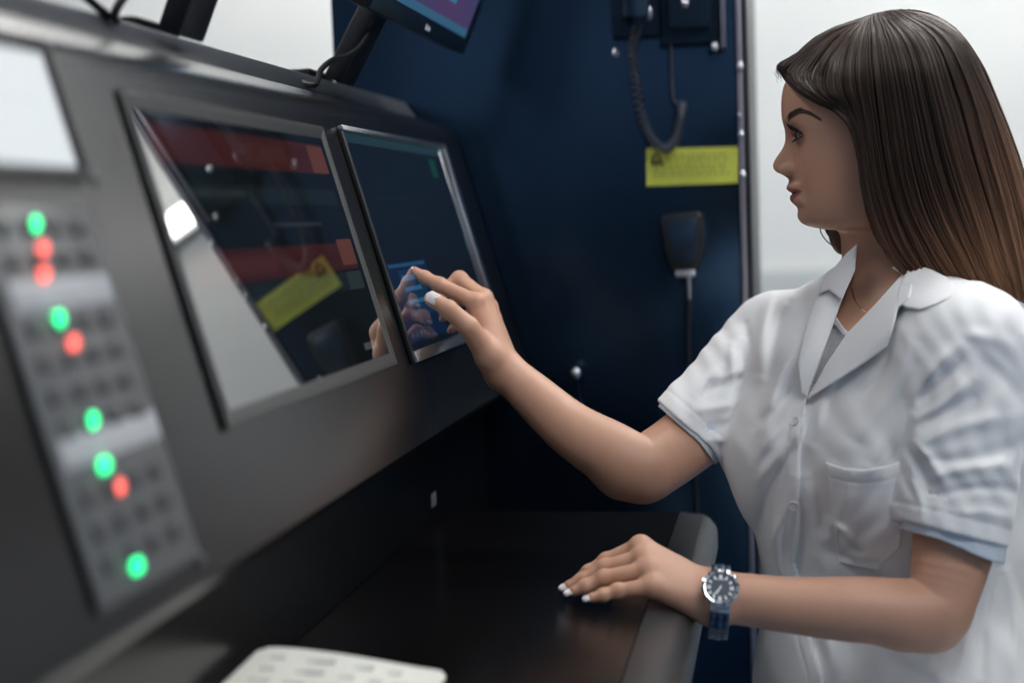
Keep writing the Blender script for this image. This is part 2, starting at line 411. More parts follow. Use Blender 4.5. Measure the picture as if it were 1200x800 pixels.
kb = on_plane(675, 437, (0, YC-.03, 0), (0, 1, 0))
k = MB(); k.ellipsoid(kb, (.0085, .0085, .0085)); k.build('latch_knob', m_steel, cab, smooth=True)
MB().tube([kb+(0, .005, -.008), kb+(.002, .012, -.04), kb+(.003, .0285, -.055)], .0032, 8).build('latch_stem', m_navy2, cab, smooth=True)
# yellow warning label
lb = np.array([on_plane(757, 174, (0, YC, 0), (0, 1, 0)), on_plane(865.5, 172, (0, YC, 0), (0, 1, 0)), on_plane(865.5, 214, (0, YC, 0), (0, 1, 0)), on_plane(757.5, 218, (0, YC, 0), (0, 1, 0))])
lb[:, 0] = np.minimum(lb[:, 0], -.0648)
b = MB(); b.add([p+(0, -.0003, 0) for p in lb]+[p+(0, -.0012, 0) for p in lb], [(3, 2, 1, 0), (4, 5, 6, 7), (0, 1, 5, 4), (1, 2, 6, 5), (2, 3, 7, 6), (3, 0, 4, 7)])
sg = b.build('warning_label', m_yellow); tag(sg, 'yellow printed warning label stuck on the dark blue cabinet', 'label')
def on_lab(u, v, o=.0016):
    p = (lb[0]*(1-u)+lb[1]*u)*v+(lb[3]*(1-u)+lb[2]*u)*(1-v); return p+(0, -o, 0)
def lab_bar(mb, u0, u1, v0, v1):
    v = [on_lab(u, q, o) for o in (.0012, .0017) for q in (v0, v1) for u in (u0, u1)]
    mb.add(v, [(0, 2, 3, 1), (4, 5, 7, 6), (0, 1, 5, 4), (2, 6, 7, 3), (0, 4, 6, 2), (1, 3, 7, 5)])
tri = MB()
for a, c in (((.055, .66), (.115, .93)), ((.115, .93), (.175, .66)), ((.175, .66), (.055, .66)), ((.115, .84), (.115, .74))):
    tri.tube([on_lab(*a), on_lab(*c)], .0011, 6)
lab_bar(tri, .05, .19, .56, .62)
tri.build('warning_triangle', m_print, sg)
tx = MB()
for i, v in enumerate((.80, .68, .52, .40, .28)):
    u = .22 if i < 2 else .08
    for wlen in RNG.uniform(.03, .10, 12):
        if u+wlen > .93: break
        lab_bar(tx, u, u+wlen, v-.025, v+.025); u += wlen+.018
tx.build('printed_text', m_paleprint, sg)
# wall telephone at the top
ph = thing('wall_telephone', (-.16, YC, 1.40), 'dark telephone unit with coiled cord mounted high on the dark blue cabinet', 'telephone')
MB().box((-.172, YC-.022, 1.385), (-.083, YC-.0005, 1.64)).build('back_plate', m_navy2, ph, bevel=.003)
MB().box((-.160, YC-.040, 1.405), (-.098, YC-.0225, 1.62)).build('keypad_cover', m_navy2, ph, bevel=.005)
MB().box((-.085, YC-.03, 1.375), (-.078, YC-.0005, 1.64)).build('side_rail', m_trim, ph, bevel=.001)['label'] = 'faint grey rail'
MB().box((-.244, YC-.018, 1.40), (-.1725, YC-.0005, 1.64)).build('cradle', m_navy2, ph, bevel=.004)
h = MB()
for p, q, r in (((-.205, 1.425), (-.205, 1.62), .019),):
    h.tube([(p[0], YC-.045, p[1]-.012), (p[0], YC-.048, p[1]), (p[0], YC-.05, p[1]+.04), (p[0], YC-.055, 1.52), (p[0], YC-.05, 1.62)], [.012, .023, .021, .016, .022], 14)
h.build('handset', m_navy2, ph, smooth=True)
MB().ellipsoid((-.186, YC-.052, 1.428), (.0065, .006, .011)).build('hook_button', m_trim, ph, smooth=True)
for (px, py) in ((838, 55), (804, 6)):
    w = on_plane(px, py, (0, YC-.022, 0), (0, 1, 0))
    off = .0405 if px == 804 else .0225
    MB().lathe([(.0055, -.0005), (.0055, .002), (.0035, .0035), (.0004, .004)], 14, rot_to((0, -1, 0)), (w[0], YC-off, w[2])).build('screw', m_steel, ph, smooth=True)
path = catmull([(-.205, YC-.045, 1.415), Wd(746, 66, 2.15), Wd(750, 100, 2.155), Wd(757, 140, 2.155), Wd(769, 167, 2.155), Wd(784, 177, 2.155), Wd(796, 163, 2.155), Wd(802, 135, 2.155), Wd(803, 124, 2.155)], 400)
hel = []
for i, p in enumerate(path):
    p = np.asarray(p); t = np.asarray(path[min(i+1, 399)])-np.asarray(path[max(i-1, 0)]); t /= np.linalg.norm(t); sd = np.cross(t, (0, 1, 0)); sd /= np.linalg.norm(sd)
    an = i*.62; p = p.copy(); p[1] = YC-.022
    hel.append(p+.0065*(math.cos(an)*sd+math.sin(an)*np.array([0, 1, 0])))
MB().tube(hel, .0021, 6).build('coiled_cord', m_cord, ph, smooth=True)
MB().tube(catmull([(-.163, YC-.01, 1.386)]+[Wd(790+i, y, 2.155)*(1, 0, 1)+(0, YC-.012, 0) for i, y in ((0, 60), (1, 90), (2, 116), (6, 124), (13, 124))], 30), .003, 8).build('straight_cord', m_cord, ph, smooth=True)
# hand microphone
mc = on_plane(802, 284, (0, YC, 0), (0, 1, 0)); mx, mz = mc[0], mc[2]
mi = thing('hand_microphone', (mx, YC, mz-.05), 'black hand microphone hanging below the yellow label on the cabinet', 'microphone')
out = [(-.031, .036), (-.027, .041), (.024, .045), (.030, .040), (.0325, .012), (.029, -.022), (.022, -.040), (.014, -.046), (-.008, -.046), (-.017, -.040), (-.026, -.012)]
MB().prism([(mx+a, mz+c) for a, c in out], YC-.044, YC-.012).build('body', m_black, mi, bevel=.006, seg=3, sharp=60)
MB().prism([(mx+a*.72, mz+.004+c*.7) for a, c in out], YC-.047, YC-.0442).build('grille', m_navy2, mi, bevel=.001)
bt = MB().tube([(mx+.030, YC-.036, mz+.040), (mx+.0335, YC-.036, mz+.012), (mx+.030, YC-.036, mz-.022)], .003, 8).build('talk_key', m_navy2, mi, smooth=True)
MB().box((mx-.012, YC-.0119, mz-.01), (mx+.012, YC-.0005, mz+.02)).build('hanger', m_steel, mi, bevel=.001)
MB().box((mx-.012, YC-.046, mz-.050), (mx+.018, YC-.012, mz-.040)).build('clip', m_steel, mi, bevel=.002)['label'] = 'pale metal clip'
MB().tube([(mx+.006, YC-.028, mz-.05), (mx+.007, YC-.028, mz-.083)], [.0045, .003], 10).build('strain_relief', m_trim, mi, smooth=True)
MB().tube(catmull([(mx+.007, YC-.028, mz-.083), (mx+.004, YC-.024, mz-.14), (mx+.004, YC-.014, mz-.25), (mx+.008, YC-.010, mz-.40), (mx+.01, YC-.008, mz-.52)], 30), .0033, 8).build('cord', m_black, mi, smooth=True)

# ------------------------------------------------------------------ desk
ZD = HC-.385
dk_ = thing('desk', (-.28, 1.1, 0), 'black desk with grey edge band in front of the console, under the hand', 'desk')
MB().prism([(-.4585, ZD), (-.1432, ZD), (-.1432, ZD-.05), (-.4585, ZD-.05)], .30, 1.842).build('top', m_desk, dk_, bevel=.001)
MB().prism([(-.143, ZD-.0002), (-.112, ZD-.004), (-.104, ZD-.0085), (-.0965, ZD-.018), (-.0945, ZD-.026), (-.0945, ZD-.05), (-.143, ZD-.05)], .30, 1.842).build('edge_band', m_deskedge, dk_, bevel=.002, sharp=25)
for y in (.34, 1.78): MB().box((-.455, y, 0), (-.16, y+.04, ZD-.0502)).build('leg', m_black, dk_, bevel=.003)
# open booklet lying on the desk in the foreground
def sheet(name, x0, x1, y0, y1, z0, lift, mtl, parent=None, th=.004, rr=.012):
    v = []; f = []; nx, ny = 26, 10
    for top in (0, 1):
        for i in range(nx+1):
            for j in range(ny+1):
                u, q = i/nx, j/ny
                x = x0+(x1-x0)*u; yb = y1
                e = min(x-x0, x1-x)
                if e < rr: yb = y1-(rr-math.sqrt(max(0, rr*rr-(rr-e)**2)))
                y = y0+(yb-y0)*q
                z = z0+lift*(math.cos(math.pi*.5*u)**1.3)*(.3+.7*q)+(th if top else 0)
                v.append((x, y, max(z, z0+(th if top else 0))))
    n = (nx+1)*(ny+1); idx = lambda t, i, j: t*n+i*(ny+1)+j
    for i in range(nx):
        for j in range(ny):
            f.append((idx(1, i, j), idx(1, i+1, j), idx(1, i+1, j+1), idx(1, i, j+1))); f.append((idx(0, i, j), idx(0, i, j+1), idx(0, i+1, j+1), idx(0, i+1, j)))
    for i in range(nx):
        f.append((idx(0, i, 0), idx(0, i+1, 0), idx(1, i+1, 0), idx(1, i, 0))); f.append((idx(0, i, ny), idx(1, i, ny), idx(1, i+1, ny), idx(0, i+1, ny)))
    for j in range(ny):
        f.append((idx(0, 0, j), idx(1, 0, j), idx(1, 0, j+1), idx(0, 0, j+1))); f.append((idx(0, nx, j), idx(0, nx, j+1), idx(1, nx, j+1), idx(1, nx, j)))
    return link_mesh(name, v, f, mtl, parent, smooth=True, sharp=50)
bk = thing('booklet', (-.36, 1.0, ZD), 'white printed booklet lying on the black desk at the bottom of the photo', 'booklet')
sheet('page_block', -.455, -.275, .84, 1.085, ZD+.0006, .003, m_paper, bk, .010)
sheet('top_page', -.447, -.283, .845, 1.128, ZD+.0112, .018, m_paper, bk, .0025)
tx = MB()
for r in range(5):
    y = 1.105-.026*r; x = -.43
    for wl in RNG.uniform(.012, .04, 9):
        if x+wl > -.295: break
        u = ((x+wl/2)+.447)/.164; q = (y-.845)/.283
        z = ZD+.0112+.018*(math.cos(math.pi*.5*u)**1.3)*(.3+.7*q)+.0024
        tx.box((x, y-.004, z-.0006), (x+wl, y+.004, z+.0008)); x += wl+.008
tx.build('printed_text', m_text, bk)
# chair behind the woman
ch = thing('office_chair', (.22, 1.50, 0), 'dark green office chair the woman sits on, mostly outside the photo', 'chair')
MB().box((-.02, 1.27, .40), (.42, 1.74, .463)).build('seat', m_chair, ch, bevel=.025, seg=3)
MB().prism([(.350, .55), (.375, .79), (.415, .79), (.390, .55)], 1.30, 1.72).build('backrest', m_chair, ch, bevel=.015, seg=3)
MB().box((.362, 1.47, .42), (.402, 1.55, .60)).build('back_bracket', m_black, ch, bevel=.004)
MB().lathe([(.03, .06), (.03, .25), (.022, .25), (.022, .3995)], 20, np.eye(3), (.22, 1.50, 0)).build('column', m_steel, ch, smooth=True)
for i in range(5):
    a = 2*math.pi*i/5+.3; e = np.array([.22+.27*math.cos(a), 1.5+.27*math.sin(a), .065])
    l = MB().tube([(.22, 1.5, .085), e], [.022, .014], 10).build('base_arm', m_black, ch, smooth=True)
    MB().lathe([(.024, -.011), (.026, 0), (.024, .011)], 16, rot_to((-math.sin(a), math.cos(a), 0), (0, 0, 1)), e*(1, 1, 0)+(0, 0, .0265)).build('caster', m_black, l, smooth=True)
# =================================================================== PERSON (distance fields meshed by surface nets)
f32 = np.float32
def smin(a, b, k):
    h = np.maximum(k-np.abs(a-b), 0)/k; return np.minimum(a, b)-h*h*k*.25
def smax(a, b, k): return -smin(-a, -b, k)
def seg(P, a, b):
    a = np.asarray(a, f32); ba = np.asarray(b, f32)-a; pa = P-a
    t = np.clip((pa @ ba)/(ba @ ba), 0, 1); return np.linalg.norm(pa-t[:, None]*ba, axis=1), t
def rcone(P, a, b, r1, r2):
    d, t = seg(P, a, b); return d-(r1+(r2-r1)*t)
def chain(P, pts, rad, k):
    d = None
    for i in range(len(pts)-1):
        e = rcone(P, pts[i], pts[i+1], rad[i], rad[i+1]); d = e if d is None else smin(d, e, k)
    return d
def ell(P, c, r, R=None):
    q = P-np.asarray(c, f32)
    if R is not None: q = q @ np.asarray(R, f32)
    r = np.asarray(r, f32); k0 = np.linalg.norm(q/r, axis=1); k1 = np.linalg.norm(q/(r*r), axis=1)
    return k0*(k0-1)/np.maximum(k1, 1e-6)
def ss(x, a, b):
    t = np.clip((x-a)/(b-a), 0, 1); return t*t*(3-2*t)
def bump(P, c, r): return np.exp(-np.sum(((P-np.asarray(c, f32))/np.asarray(r, f32))**2, axis=1))
def px_of(P):
    z = np.maximum(P[:, 2], .2); return 600+FPX*P[:, 0]/z, 400-FPX*P[:, 1]/z
def poly_sd(x, y, poly):
    d = np.full(x.shape, 1e9, f32); ins = np.zeros(x.shape, bool); n = len(poly)
    for i in range(n):
        ax, ay = poly[i]; bx, by = poly[(i+1) % n]; ex, ey = bx-ax, by-ay
        wx, wy = x-ax, y-ay; t = np.clip((wx*ex+wy*ey)/(ex*ex+ey*ey+1e-9), 0, 1)
        d = np.minimum(d, (wx-ex*t)**2+(wy-ey*t)**2)
        c = (ay > y) != (by > y); xi = ax+(y-ay)/(ey if abs(ey) > 1e-9 else 1e-9)*ex
        ins ^= c & (x < xi)
    d = np.sqrt(d); return np.where(ins, -d, d)
def line_d(x, y, pts):
    d = np.full(x.shape, 1e9, f32)
    for (ax, ay), (bx, by) in zip(pts[:-1], pts[1:]):
        ex, ey = bx-ax, by-ay; wx, wy = x-ax, y-ay; t = np.clip((wx*ex+wy*ey)/(ex*ex+ey*ey+1e-9), 0, 1)
        d = np.minimum(d, (wx-ex*t)**2+(wy-ey*t)**2)
    return np.sqrt(d)
def mesh_sdf(f, lo, hi, h, B=8, slack=1.7):
    lo = np.asarray(lo, float); hi = np.asarray(hi, float); nb = np.ceil((hi-lo)/(h*B)).astype(int)
    g = np.stack(np.meshgrid(*[np.arange(n) for n in nb], indexing='ij'), -1).reshape(-1, 3)
    C = (lo+(g+.5)*h*B).astype(f32); keep = np.zeros(len(g), bool)
    for i in range(0, len(g), 400000): keep[i:i+400000] = np.abs(f(C[i:i+400000])) < slack*h*B*.87+h
    g = g[keep]; B1 = B+1
    off = np.stack(np.meshgrid(*[np.arange(B1)]*3, indexing='ij'), -1).reshape(-1, 3)
    N = nb*B+2; ids = []; pos = []; edges = []
    for i in range(0, len(g), 900):
        gb = g[i:i+900]*B; gi = gb[:, None, :]+off[None]
        P = (lo+gi.reshape(-1, 3)*h).astype(f32)
        V = f(P).reshape(len(gb), B1, B1, B1); V = np.where(V == 0, 1e-9, V); ins = V < 0
        cnt = sum(ins[:, a:a+B, b:b+B, c:c+B].astype(np.int8) for a in (0, 1) for b in (0, 1) for c in (0, 1))
        act = (cnt > 0) & (cnt < 8)
        n_, x, y, z = np.nonzero(act)
        if len(n_) == 0: continue
        acc = np.zeros((len(n_), 3)); num = np.zeros(len(n_))
        cor = {(a, b, c): V[n_, x+a, y+b, z+c] for a in (0, 1) for b in (0, 1) for c in (0, 1)}
        for (a, b, c), v0 in cor.items():
            for ax in range(3):
                e = [a, b, c]
                if e[ax]: continue
                e[ax] = 1; v1 = cor[tuple(e)]; m = (v0 < 0) != (v1 < 0); t = np.where(m, v0/(v0-v1+1e-20), 0)
                p = np.zeros((len(n_), 3)); p += (a, b, c); p[:, ax] = t
                acc += p*m[:, None]; num += m
        gc = gb[n_]+np.stack([x, y, z], 1)
        ids.append((gc[:, 0]*N[1]+gc[:, 1])*N[2]+gc[:, 2]); pos.append(lo+h*(gc+acc/num[:, None]))
        for ax in range(3):
            s0 = [slice(None)]+[slice(0, B)]*3; s1 = list(s0); s1[ax+1] = slice(1, B1)
            a = ins[tuple(s0)]; b = ins[tuple(s1)]; m = a != b
            q = np.nonzero(m); gq = gb[q[0]]+np.stack(q[1:], 1); edges.append((ax, gq, a[q]))
    ids = np.concatenate(ids); pos = np.concatenate(pos); o = np.argsort(ids); ids = ids[o]; pos = pos[o]
    faces = []
    for ax, gq, fl in edges:
        u, v = (ax+1) % 3, (ax+2) % 3; quad = []
        for du, dv in ((0, 0), (-1, 0), (-1, -1), (0, -1)):
            k = gq.copy(); k[:, u] += du; k[:, v] += dv
            kid = (k[:, 0]*N[1]+k[:, 1])*N[2]+k[:, 2]; j = np.searchsorted(ids, kid); j = np.minimum(j, len(ids)-1)
            quad.append(np.where(ids[j] == kid, j, -1))
        Q = np.stack(quad, 1); ok = (Q >= 0).all(1); Q = Q[ok]; fl2 = fl[ok]
        Q[~fl2] = Q[~fl2][:, ::-1]; faces.append(Q)
    return pos, np.concatenate(faces)
def relax(pos, F, it=1, lam=.5):
    for _ in range(it):
        acc = np.zeros_like(pos); n = np.zeros(len(pos))
        for a in range(4):
            for b in (1, 3):
                np.add.at(acc, F[:, a], pos[F[:, (a+b) % 4]]); np.add.at(n, F[:, a], 1)
        pos = pos+lam*(acc/np.maximum(n, 1)[:, None]-pos)
    return pos
def sdf_object(name, f, lo, hi, h, material, parent=None, it=1, slack=1.7, largest=False):
    P, F = mesh_sdf(f, lo, hi, h, slack=slack)
    if largest:
        lab = np.arange(len(P))
        while True:
            m = lab[F].min(1); new = lab.copy(); np.minimum.at(new, F.ravel(), np.repeat(m, 4)); new = new[new]
            if (new == lab).all(): break
            lab = new
        big = np.bincount(lab[F[:, 0]]).argmax(); F = F[lab[F[:, 0]] == big]; use = np.unique(F); mp = np.zeros(len(P), int); mp[use] = np.arange(len(use)); P = P[use]; F = mp[F]; P = relax(P, F, it) if it else P
    Wp = to_world(P); F = F[:, ::-1]                                    # camera frame is left handed
    a, b, c = Wp[F[:, 0]], Wp[F[:, 1]], Wp[F[:, 2]]
    if np.sum(np.einsum('ij,ij->i', a, np.cross(b, c))) - 0 < 0 and False: F = F[:, ::-1]
    me = bpy.data.meshes.new(name); me.vertices.add(len(Wp)); me.vertices.foreach_set('co', Wp.astype(f32).ravel())
    me.loops.add(F.size); me.loops.foreach_set('vertex_index', F.astype(np.int32).ravel())
    me.polygons.add(len(F)); me.polygons.foreach_set('loop_start', np.arange(0, F.size, 4, dtype=np.int32))
    me.polygons.foreach_set('use_smooth', np.ones(len(F), bool)); me.update(calc_edges=True); me.validate()
    me.materials.append(material)
    o = bpy.data.objects.new(name, me); COL.objects.link(o)
    if parent is not None: o.parent = parent
    return o, P
def set_attr(o, name, cols):
    a = o.data.color_attributes.new(name, 'FLOAT_COLOR', 'POINT')
    c = np.ones((len(cols), 4), f32); c[:, :3] = cols; a.data.foreach_set('color', c.ravel())

def smooth_table(xs, ys, sig, n=600):
    x = np.linspace(xs[0], xs[-1], n); y = np.interp(x, xs, ys); w = max(1, int(3*sig/(x[1]-x[0])))
    k = np.exp(-.5*(np.arange(-w, w+1)*(x[1]-x[0])/sig)**2); k /= k.sum()
    yp = np.concatenate([2*y[0]-y[w:0:-1], y, 2*y[-1]-y[-2:-w-2:-1]]); return x, np.convolve(yp, k, 'valid')
# ------------------------------------------------------------------ head frame
Hc = J(985, 175, 1.58); HS = -Hc/np.linalg.norm(Hc)                      # side axis points at the viewer's side
HU = np.array([0, 1., 0]); HU = HU-HU @ HS*HS; HU /= np.linalg.norm(HU)
HF = np.cross(HU, HS); HF = HF if HF[0] < 0 else -HF                      # forward = to the console
LH = np.linalg.norm(Hc)
def px2ab(px, py):
    r = J(px, py, 1.); t = (Hc @ HS)/(r @ HS); d = r*t-Hc; return np.array([d @ HF, d @ HU])
def ab2cam(a, b, s): return Hc+a*HF+b*HU+s*HS
PROFILE = [px2ab(*p)*1000 for p in ((930, 60), (921.5, 98), (919.7, 119.5), (920.3, 132), (921.3, 140), (924.6, 151), (923.6, 158), (921.2, 166), (915, 177), (908, 187), (905.6, 192.5), (906.3, 198), (910.5, 202.3),
           (917.5, 204.8), (924.5, 209.5), (924.3, 214), (921.6, 218.6), (921.6, 222), (926.8, 226), (925.8, 230), (925.7, 234), (929, 238.3), (934, 242), (935.2, 246), (934.2, 252), (935.8, 257.5), (939.5, 262), (946, 265.7), (960, 268))]
PROFILE = np.array(PROFILE)[::-1]                                          # ascending b
PX_, PY_ = smooth_table(PROFILE[:, 1], PROFILE[:, 0], 1.0, 1500)
def prof_a(b): return np.interp(b, PX_, PY_)
BASE_B = np.array([-92, -86, -81, -74, -66, -60, -48, -33, -20, -5, 8, 21, 37, 52, 75, 110.])
BASE_A = np.array([20, 36, 43, 47.3, 46.8, 48.5, 49.5, 50.5, 50, 49.5, 50.5, 53.5, 59.3, 61.6, 59.5, 40])
HALF_B = np.array([-95, -88, -80, -70, -60, -40, -20, 0, 20, 37, 52, 75, 110.])
HALF_W = np.array([36, 43, 48, 52, 55, 59.5, 64, 67, 67, 66.5, 66, 62, 45])
BASE_B, BASE_A = smooth_table(BASE_B, BASE_A, 4.)
HALF_B, HALF_W = smooth_table(HALF_B, HALF_W, 6.)
MOUTH_B = -47.5
def mouth_line(s): return MOUTH_B+2.6*(s/27)**2
def face_feat(b, s):
    """forward offset (mm) of nose, lips, sockets over the smooth face"""
    s = np.abs(s); base = np.interp(b, BASE_B, BASE_A); ridge = prof_a(b)-base
    wn = np.interp(b, [-40, -33, -28, -22, -12, 0, 12, 22, 32], [9, 11, 12.5, 12.5, 10, 8.5, 8, 9, 14])
    wl = np.clip(1-(s/33.)**2, 0, 1)**.55
    isl = ss(b, -34, -37)*ss(b, -66, -61)
    lat = np.exp(-(s/wn)**2.3)
    chin = np.exp(-(s/20.)**2)
    lat = np.where(b < -64, chin, lat*(1-isl)+wl*isl)
    ft = ridge*lat
    ft += -2.4*np.exp(-((b-mouth_line(s))/1.5)**2)*ss(s, 33, 28)            # mouth crease
    ft += -1.2*np.exp(-((s-34)/5.)**2-((b+45)/6.)**2)                        # mouth corner
    ft += -8.0*np.exp(-((s-30)/15.)**2-((b-17)/10.5)**2)                     # eye socket
    ft += -2.5*np.exp(-((s-15)/6.)**2-((b-14)/10.)**2)
    ft += 2.6*np.exp(-((s-27)/17.)**2-((b-33)/6.5)**2)                       # brow
    ft += 2.6*np.exp(-((s-44)/15.)**2-((b+3)/14.)**2)                        # cheekbone
    ft += 1.2*np.exp(-((s-30)/12.)**2-((b+22)/12.)**2)
    ft += -.8*np.exp(-((s-21)/5.)**2-((b+28)/8.)**2)                        # nasolabial
    return ft
EYE_C = (36.2, 17.0, 31.0); EYE_R = 12.0
def head_sdf(P):
    q = P-Hc.astype(f32); a = q @ HF.astype(f32)*1000; b = q @ HU.astype(f32)*1000; s = q @ HS.astype(f32)*1000
    Q = np.stack([a, b, s], 1)
    cran = ell(Q, (-30, 47, 0), (91, 85, 71))
    ft = face_feat(np.clip(b, -91, 100), s)
    c = -30.; A = np.interp(b, BASE_B, BASE_A)-c; w = np.interp(b, HALF_B, HALF_W)
    aa = np.where(a > -5, a-ft*ss(a, -5, 25), a)
    k = (np.abs((aa-c)/A)**2.35+np.abs(s/w)**2.35)**(1/2.35)
    rad = np.sqrt((aa-c)**2+s*s)+1e-6
    face = rad*(1-1/np.maximum(k, 1e-3))
    face = smax(face, -88-b, 12); face = smax(face, b-80, 20); face = smax(face, -a-42, 20)
    d = smin(cran, face*.8, 14)
    # wings of the nose, nostrils
    for sg in (1, -1):
        d = smin(d, ell(Q, (57.5, -20.5, sg*11.5), (9.5, 7.0, 5.2)), 4)
        d = smax(d, -ell(Q, (63, -28.5, sg*6.5), (6.0, 3.2, 3.4)), 1.6)
        # lids: ball around the eye with an almond slit
        e = Q-np.array((EYE_C[0], EYE_C[1], sg*EYE_C[2]), f32); r = np.linalg.norm(e, axis=1)
        d = smin(d, r-13.1, 4.5)
        el = np.degrees(np.arctan2(e[:, 1], np.maximum(e[:, 0], .5))); az = np.degrees(np.arctan2(e[:, 2]*sg, np.maximum(e[:, 0], .5)))
        x = np.where(az > 0, np.clip(az/82., 0, 1), np.clip(az/54., -1, 0)); up = 1+20*(1-x*x); dn = 0-21*(1-x*x)
        cut = np.maximum(np.maximum(el-up, dn-el), (np.abs(az-14)-68)*.6)*(r/57.3)
        cut = np.where(e[:, 0] < 0, 20., cut)
        near = np.maximum(cut, r-20)
        d = np.maximum(d, np.where(r < 22, -np.maximum(near, 11.5-r), -50.)) if sg else d
        d = smin(d, np.where(r < 25, np.maximum(np.abs(r-13.6)-.7, np.abs(el-(up+3.5))*r/57.3-1.1) + np.where(np.abs(az-14) > 66, 10, 0), 50.), 1.6)
    return d*.001

# ------------------------------------------------------------------ torso
TX = np.array([.60, 0, -.80]); TN = np.array([-.80, 0, -.60])
TY = np.array([340, 372, 400, 430, 480, 540, 620, 700, 800, 880, 960.])
TCX = np.array([1044, 1040, 1032, 1028, 1030, 1034, 1042, 1050, 1066, 1078, 1085.])
TW = np.array([.075, .110, .150, .168, .174, .172, .160, .153, .180, .195, .19])
TD = np.array([.060, .078, .094, .106, .117, .119, .110, .106, .128, .142, .14])
ZT = 1.60
_t, TCX = smooth_table(TY, TCX, 18.); _, TW = smooth_table(TY, TW, 18.); TY, TD = smooth_table(TY, TD, 18.)
def torso_local(P):
    py = 400-P[:, 1]*FPX/ZT; cx = (np.interp(py, TY, TCX)-600)/FPX*ZT
    x = P[:, 0]-cx; z = P[:, 2]-ZT
    return x*TX[0]+z*TX[2], x*TN[0]+z*TN[2], py
def torso_sdf(P, g=0.):
    t, n, py = torso_local(P); w = np.interp(py, TY, TW)+g; d = np.interp(py, TY, TD)+g
    k = (np.abs(t/w)**2.5+np.abs(n/d)**2.5)**.4; r = np.sqrt(t*t+n*n)+1e-6
    s = r*(1-1/np.maximum(k, 1e-3))
    s = smax(s*.85, (368-py)*ZT/FPX*.9+.0, .05)
    for sg in (1, -1):
        Q = np.stack([t, n, py*ZT/FPX], 1)
        s = smin(s, ell(Q, (sg*.072, .078+.0, 548*ZT/FPX), (.062+g, .058+g, .064+g)), .05)
    return smax(s, (py-985)*ZT/FPX, .03)
NB, NT = J(1056, 372, 1.615), J(1040, 235, 1.60)
SHL, SHR = J(1132, 408, 1.455), J(907, 404, 1.755)
ELL, WRL = J(1092, 712, 1.405), J(832, 700, 1.425)
ELR, WRR = J(749, 542, 1.625), J(584, 428, 1.675)

# ------------------------------------------------------------------ arms and hands
def mmr(p, z): return p*z/FPX
ARM_L = [J(1130, 440, 1.45), J(1122, 600, 1.425), J(1106, 690, 1.410), J(1088, 716, 1.405), J(1005, 714, 1.408), J(930, 709, 1.415), J(870, 702, 1.422), J(832, 699, 1.425)]
RAD_L = [.048, .0425, .0345, .0335, .0325, .0280, .0258, .0245]
ARM_R = [J(905, 425, 1.75), J(838, 490, 1.69), J(770, 541, 1.635), J(745, 545, 1.625), J(712, 529, 1.63), J(667, 501, 1.645), J(622, 461, 1.66), J(590, 432, 1.672)]
RAD_R = [.046, .0405, .0380, .0370, .0365, .0315, .0262, .0215]
# left hand (palm down on the desk): knuckle, middle joint, end joint, tip as (px, py, z)
def dense(pts, rad, n=44):
    P = catmull([np.array((*p, r)) for p, r in zip(pts, rad)], n); P = np.array(P); return P[:, :3], P[:, 3]
def chain0(P, pts, rad):
    d = None
    for i in range(len(pts)-1):
        e = rcone(P, pts[i], pts[i+1], rad[i], rad[i+1]); d = e if d is None else np.minimum(d, e)
    return d
DA_L, DR_L = dense(ARM_L, RAD_L); DA_R, DR_R = dense(ARM_R, RAD_R)
def arm_l(P):
    d = chain0(P, DA_L, DR_L)
    d = smin(d, rcone(P, J(1093, 735, 1.405), J(1060, 732, 1.405), .0225, .022), .02)     # point of the elbow
    return smin(d, np.linalg.norm(P-J(838, 684, 1.437).astype(f32), axis=1)-.011, .02)
def arm_r(P):
    d = chain0(P, DA_R, DR_R)
    d = smin(d, rcone(P, J(750, 560, 1.632), J(728, 557, 1.632), .026, .026), .02)
    return smin(d, np.linalg.norm(P-J(586, 441, 1.665).astype(f32), axis=1)-.011, .016)
HL = dict(index=[(751, 640, 1.457), (711, 657, 1.466), (690, 670, 1.468), (676, 680, 1.468)],
          middle=[(755, 654, 1.440), (709, 665, 1.449), (684, 679, 1.449), (667, 686, 1.448)],
          ring=[(760, 668, 1.424), (708, 677, 1.429), (686, 687, 1.428), (673, 692, 1.427)],
          little=[(765, 687, 1.410), (724, 692, 1.409), (707, 697, 1.407), (694, 700, 1.405)])
RL = dict(index=[.0098, .0080, .0068, .0056], middle=[.0100, .0082, .0070, .0056], ring=[.0098, .0078, .0066, .0054], little=[.0092, .0070, .0060, .0050])
TH_L = [(818, 699, 1.452), (782, 694, 1.474), (750, 688, 1.486), (728, 690, 1.490)]; RTH_L = [.0135, .0115, .0095, .0068]
HR = dict(index=[(557, 354, 1.672), (515, 333.5, 1.682), (498, 325, 1.686), (485.5, 318, 1.688)],
          middle=[(566, 350, 1.694), (538.5, 327.5, 1.716), (521, 339, 1.712), (515, 349, 1.705)],
          ring=[(572, 360, 1.714), (543, 348, 1.738), (526, 361, 1.728), (520, 371, 1.718)],
          little=[(577, 373, 1.728), (553, 368, 1.748), (538, 378, 1.740), (530, 385, 1.732)])
RR = dict(index=[.0098, .0082, .0070, .0058], middle=[.0104, .0096, .0078, .0062], ring=[.0100, .0086, .0074, .0060], little=[.0090, .0074, .0064, .0054])
TH_R = [(574, 418, 1.655), (549, 383, 1.638), (525.5, 362, 1.634), (506, 350, 1.636)]; RTH_R = [.0155, .0120, .0101, .0088]
WR_L, WR_R = J(832, 699, 1.425), J(590, 432, 1.672)
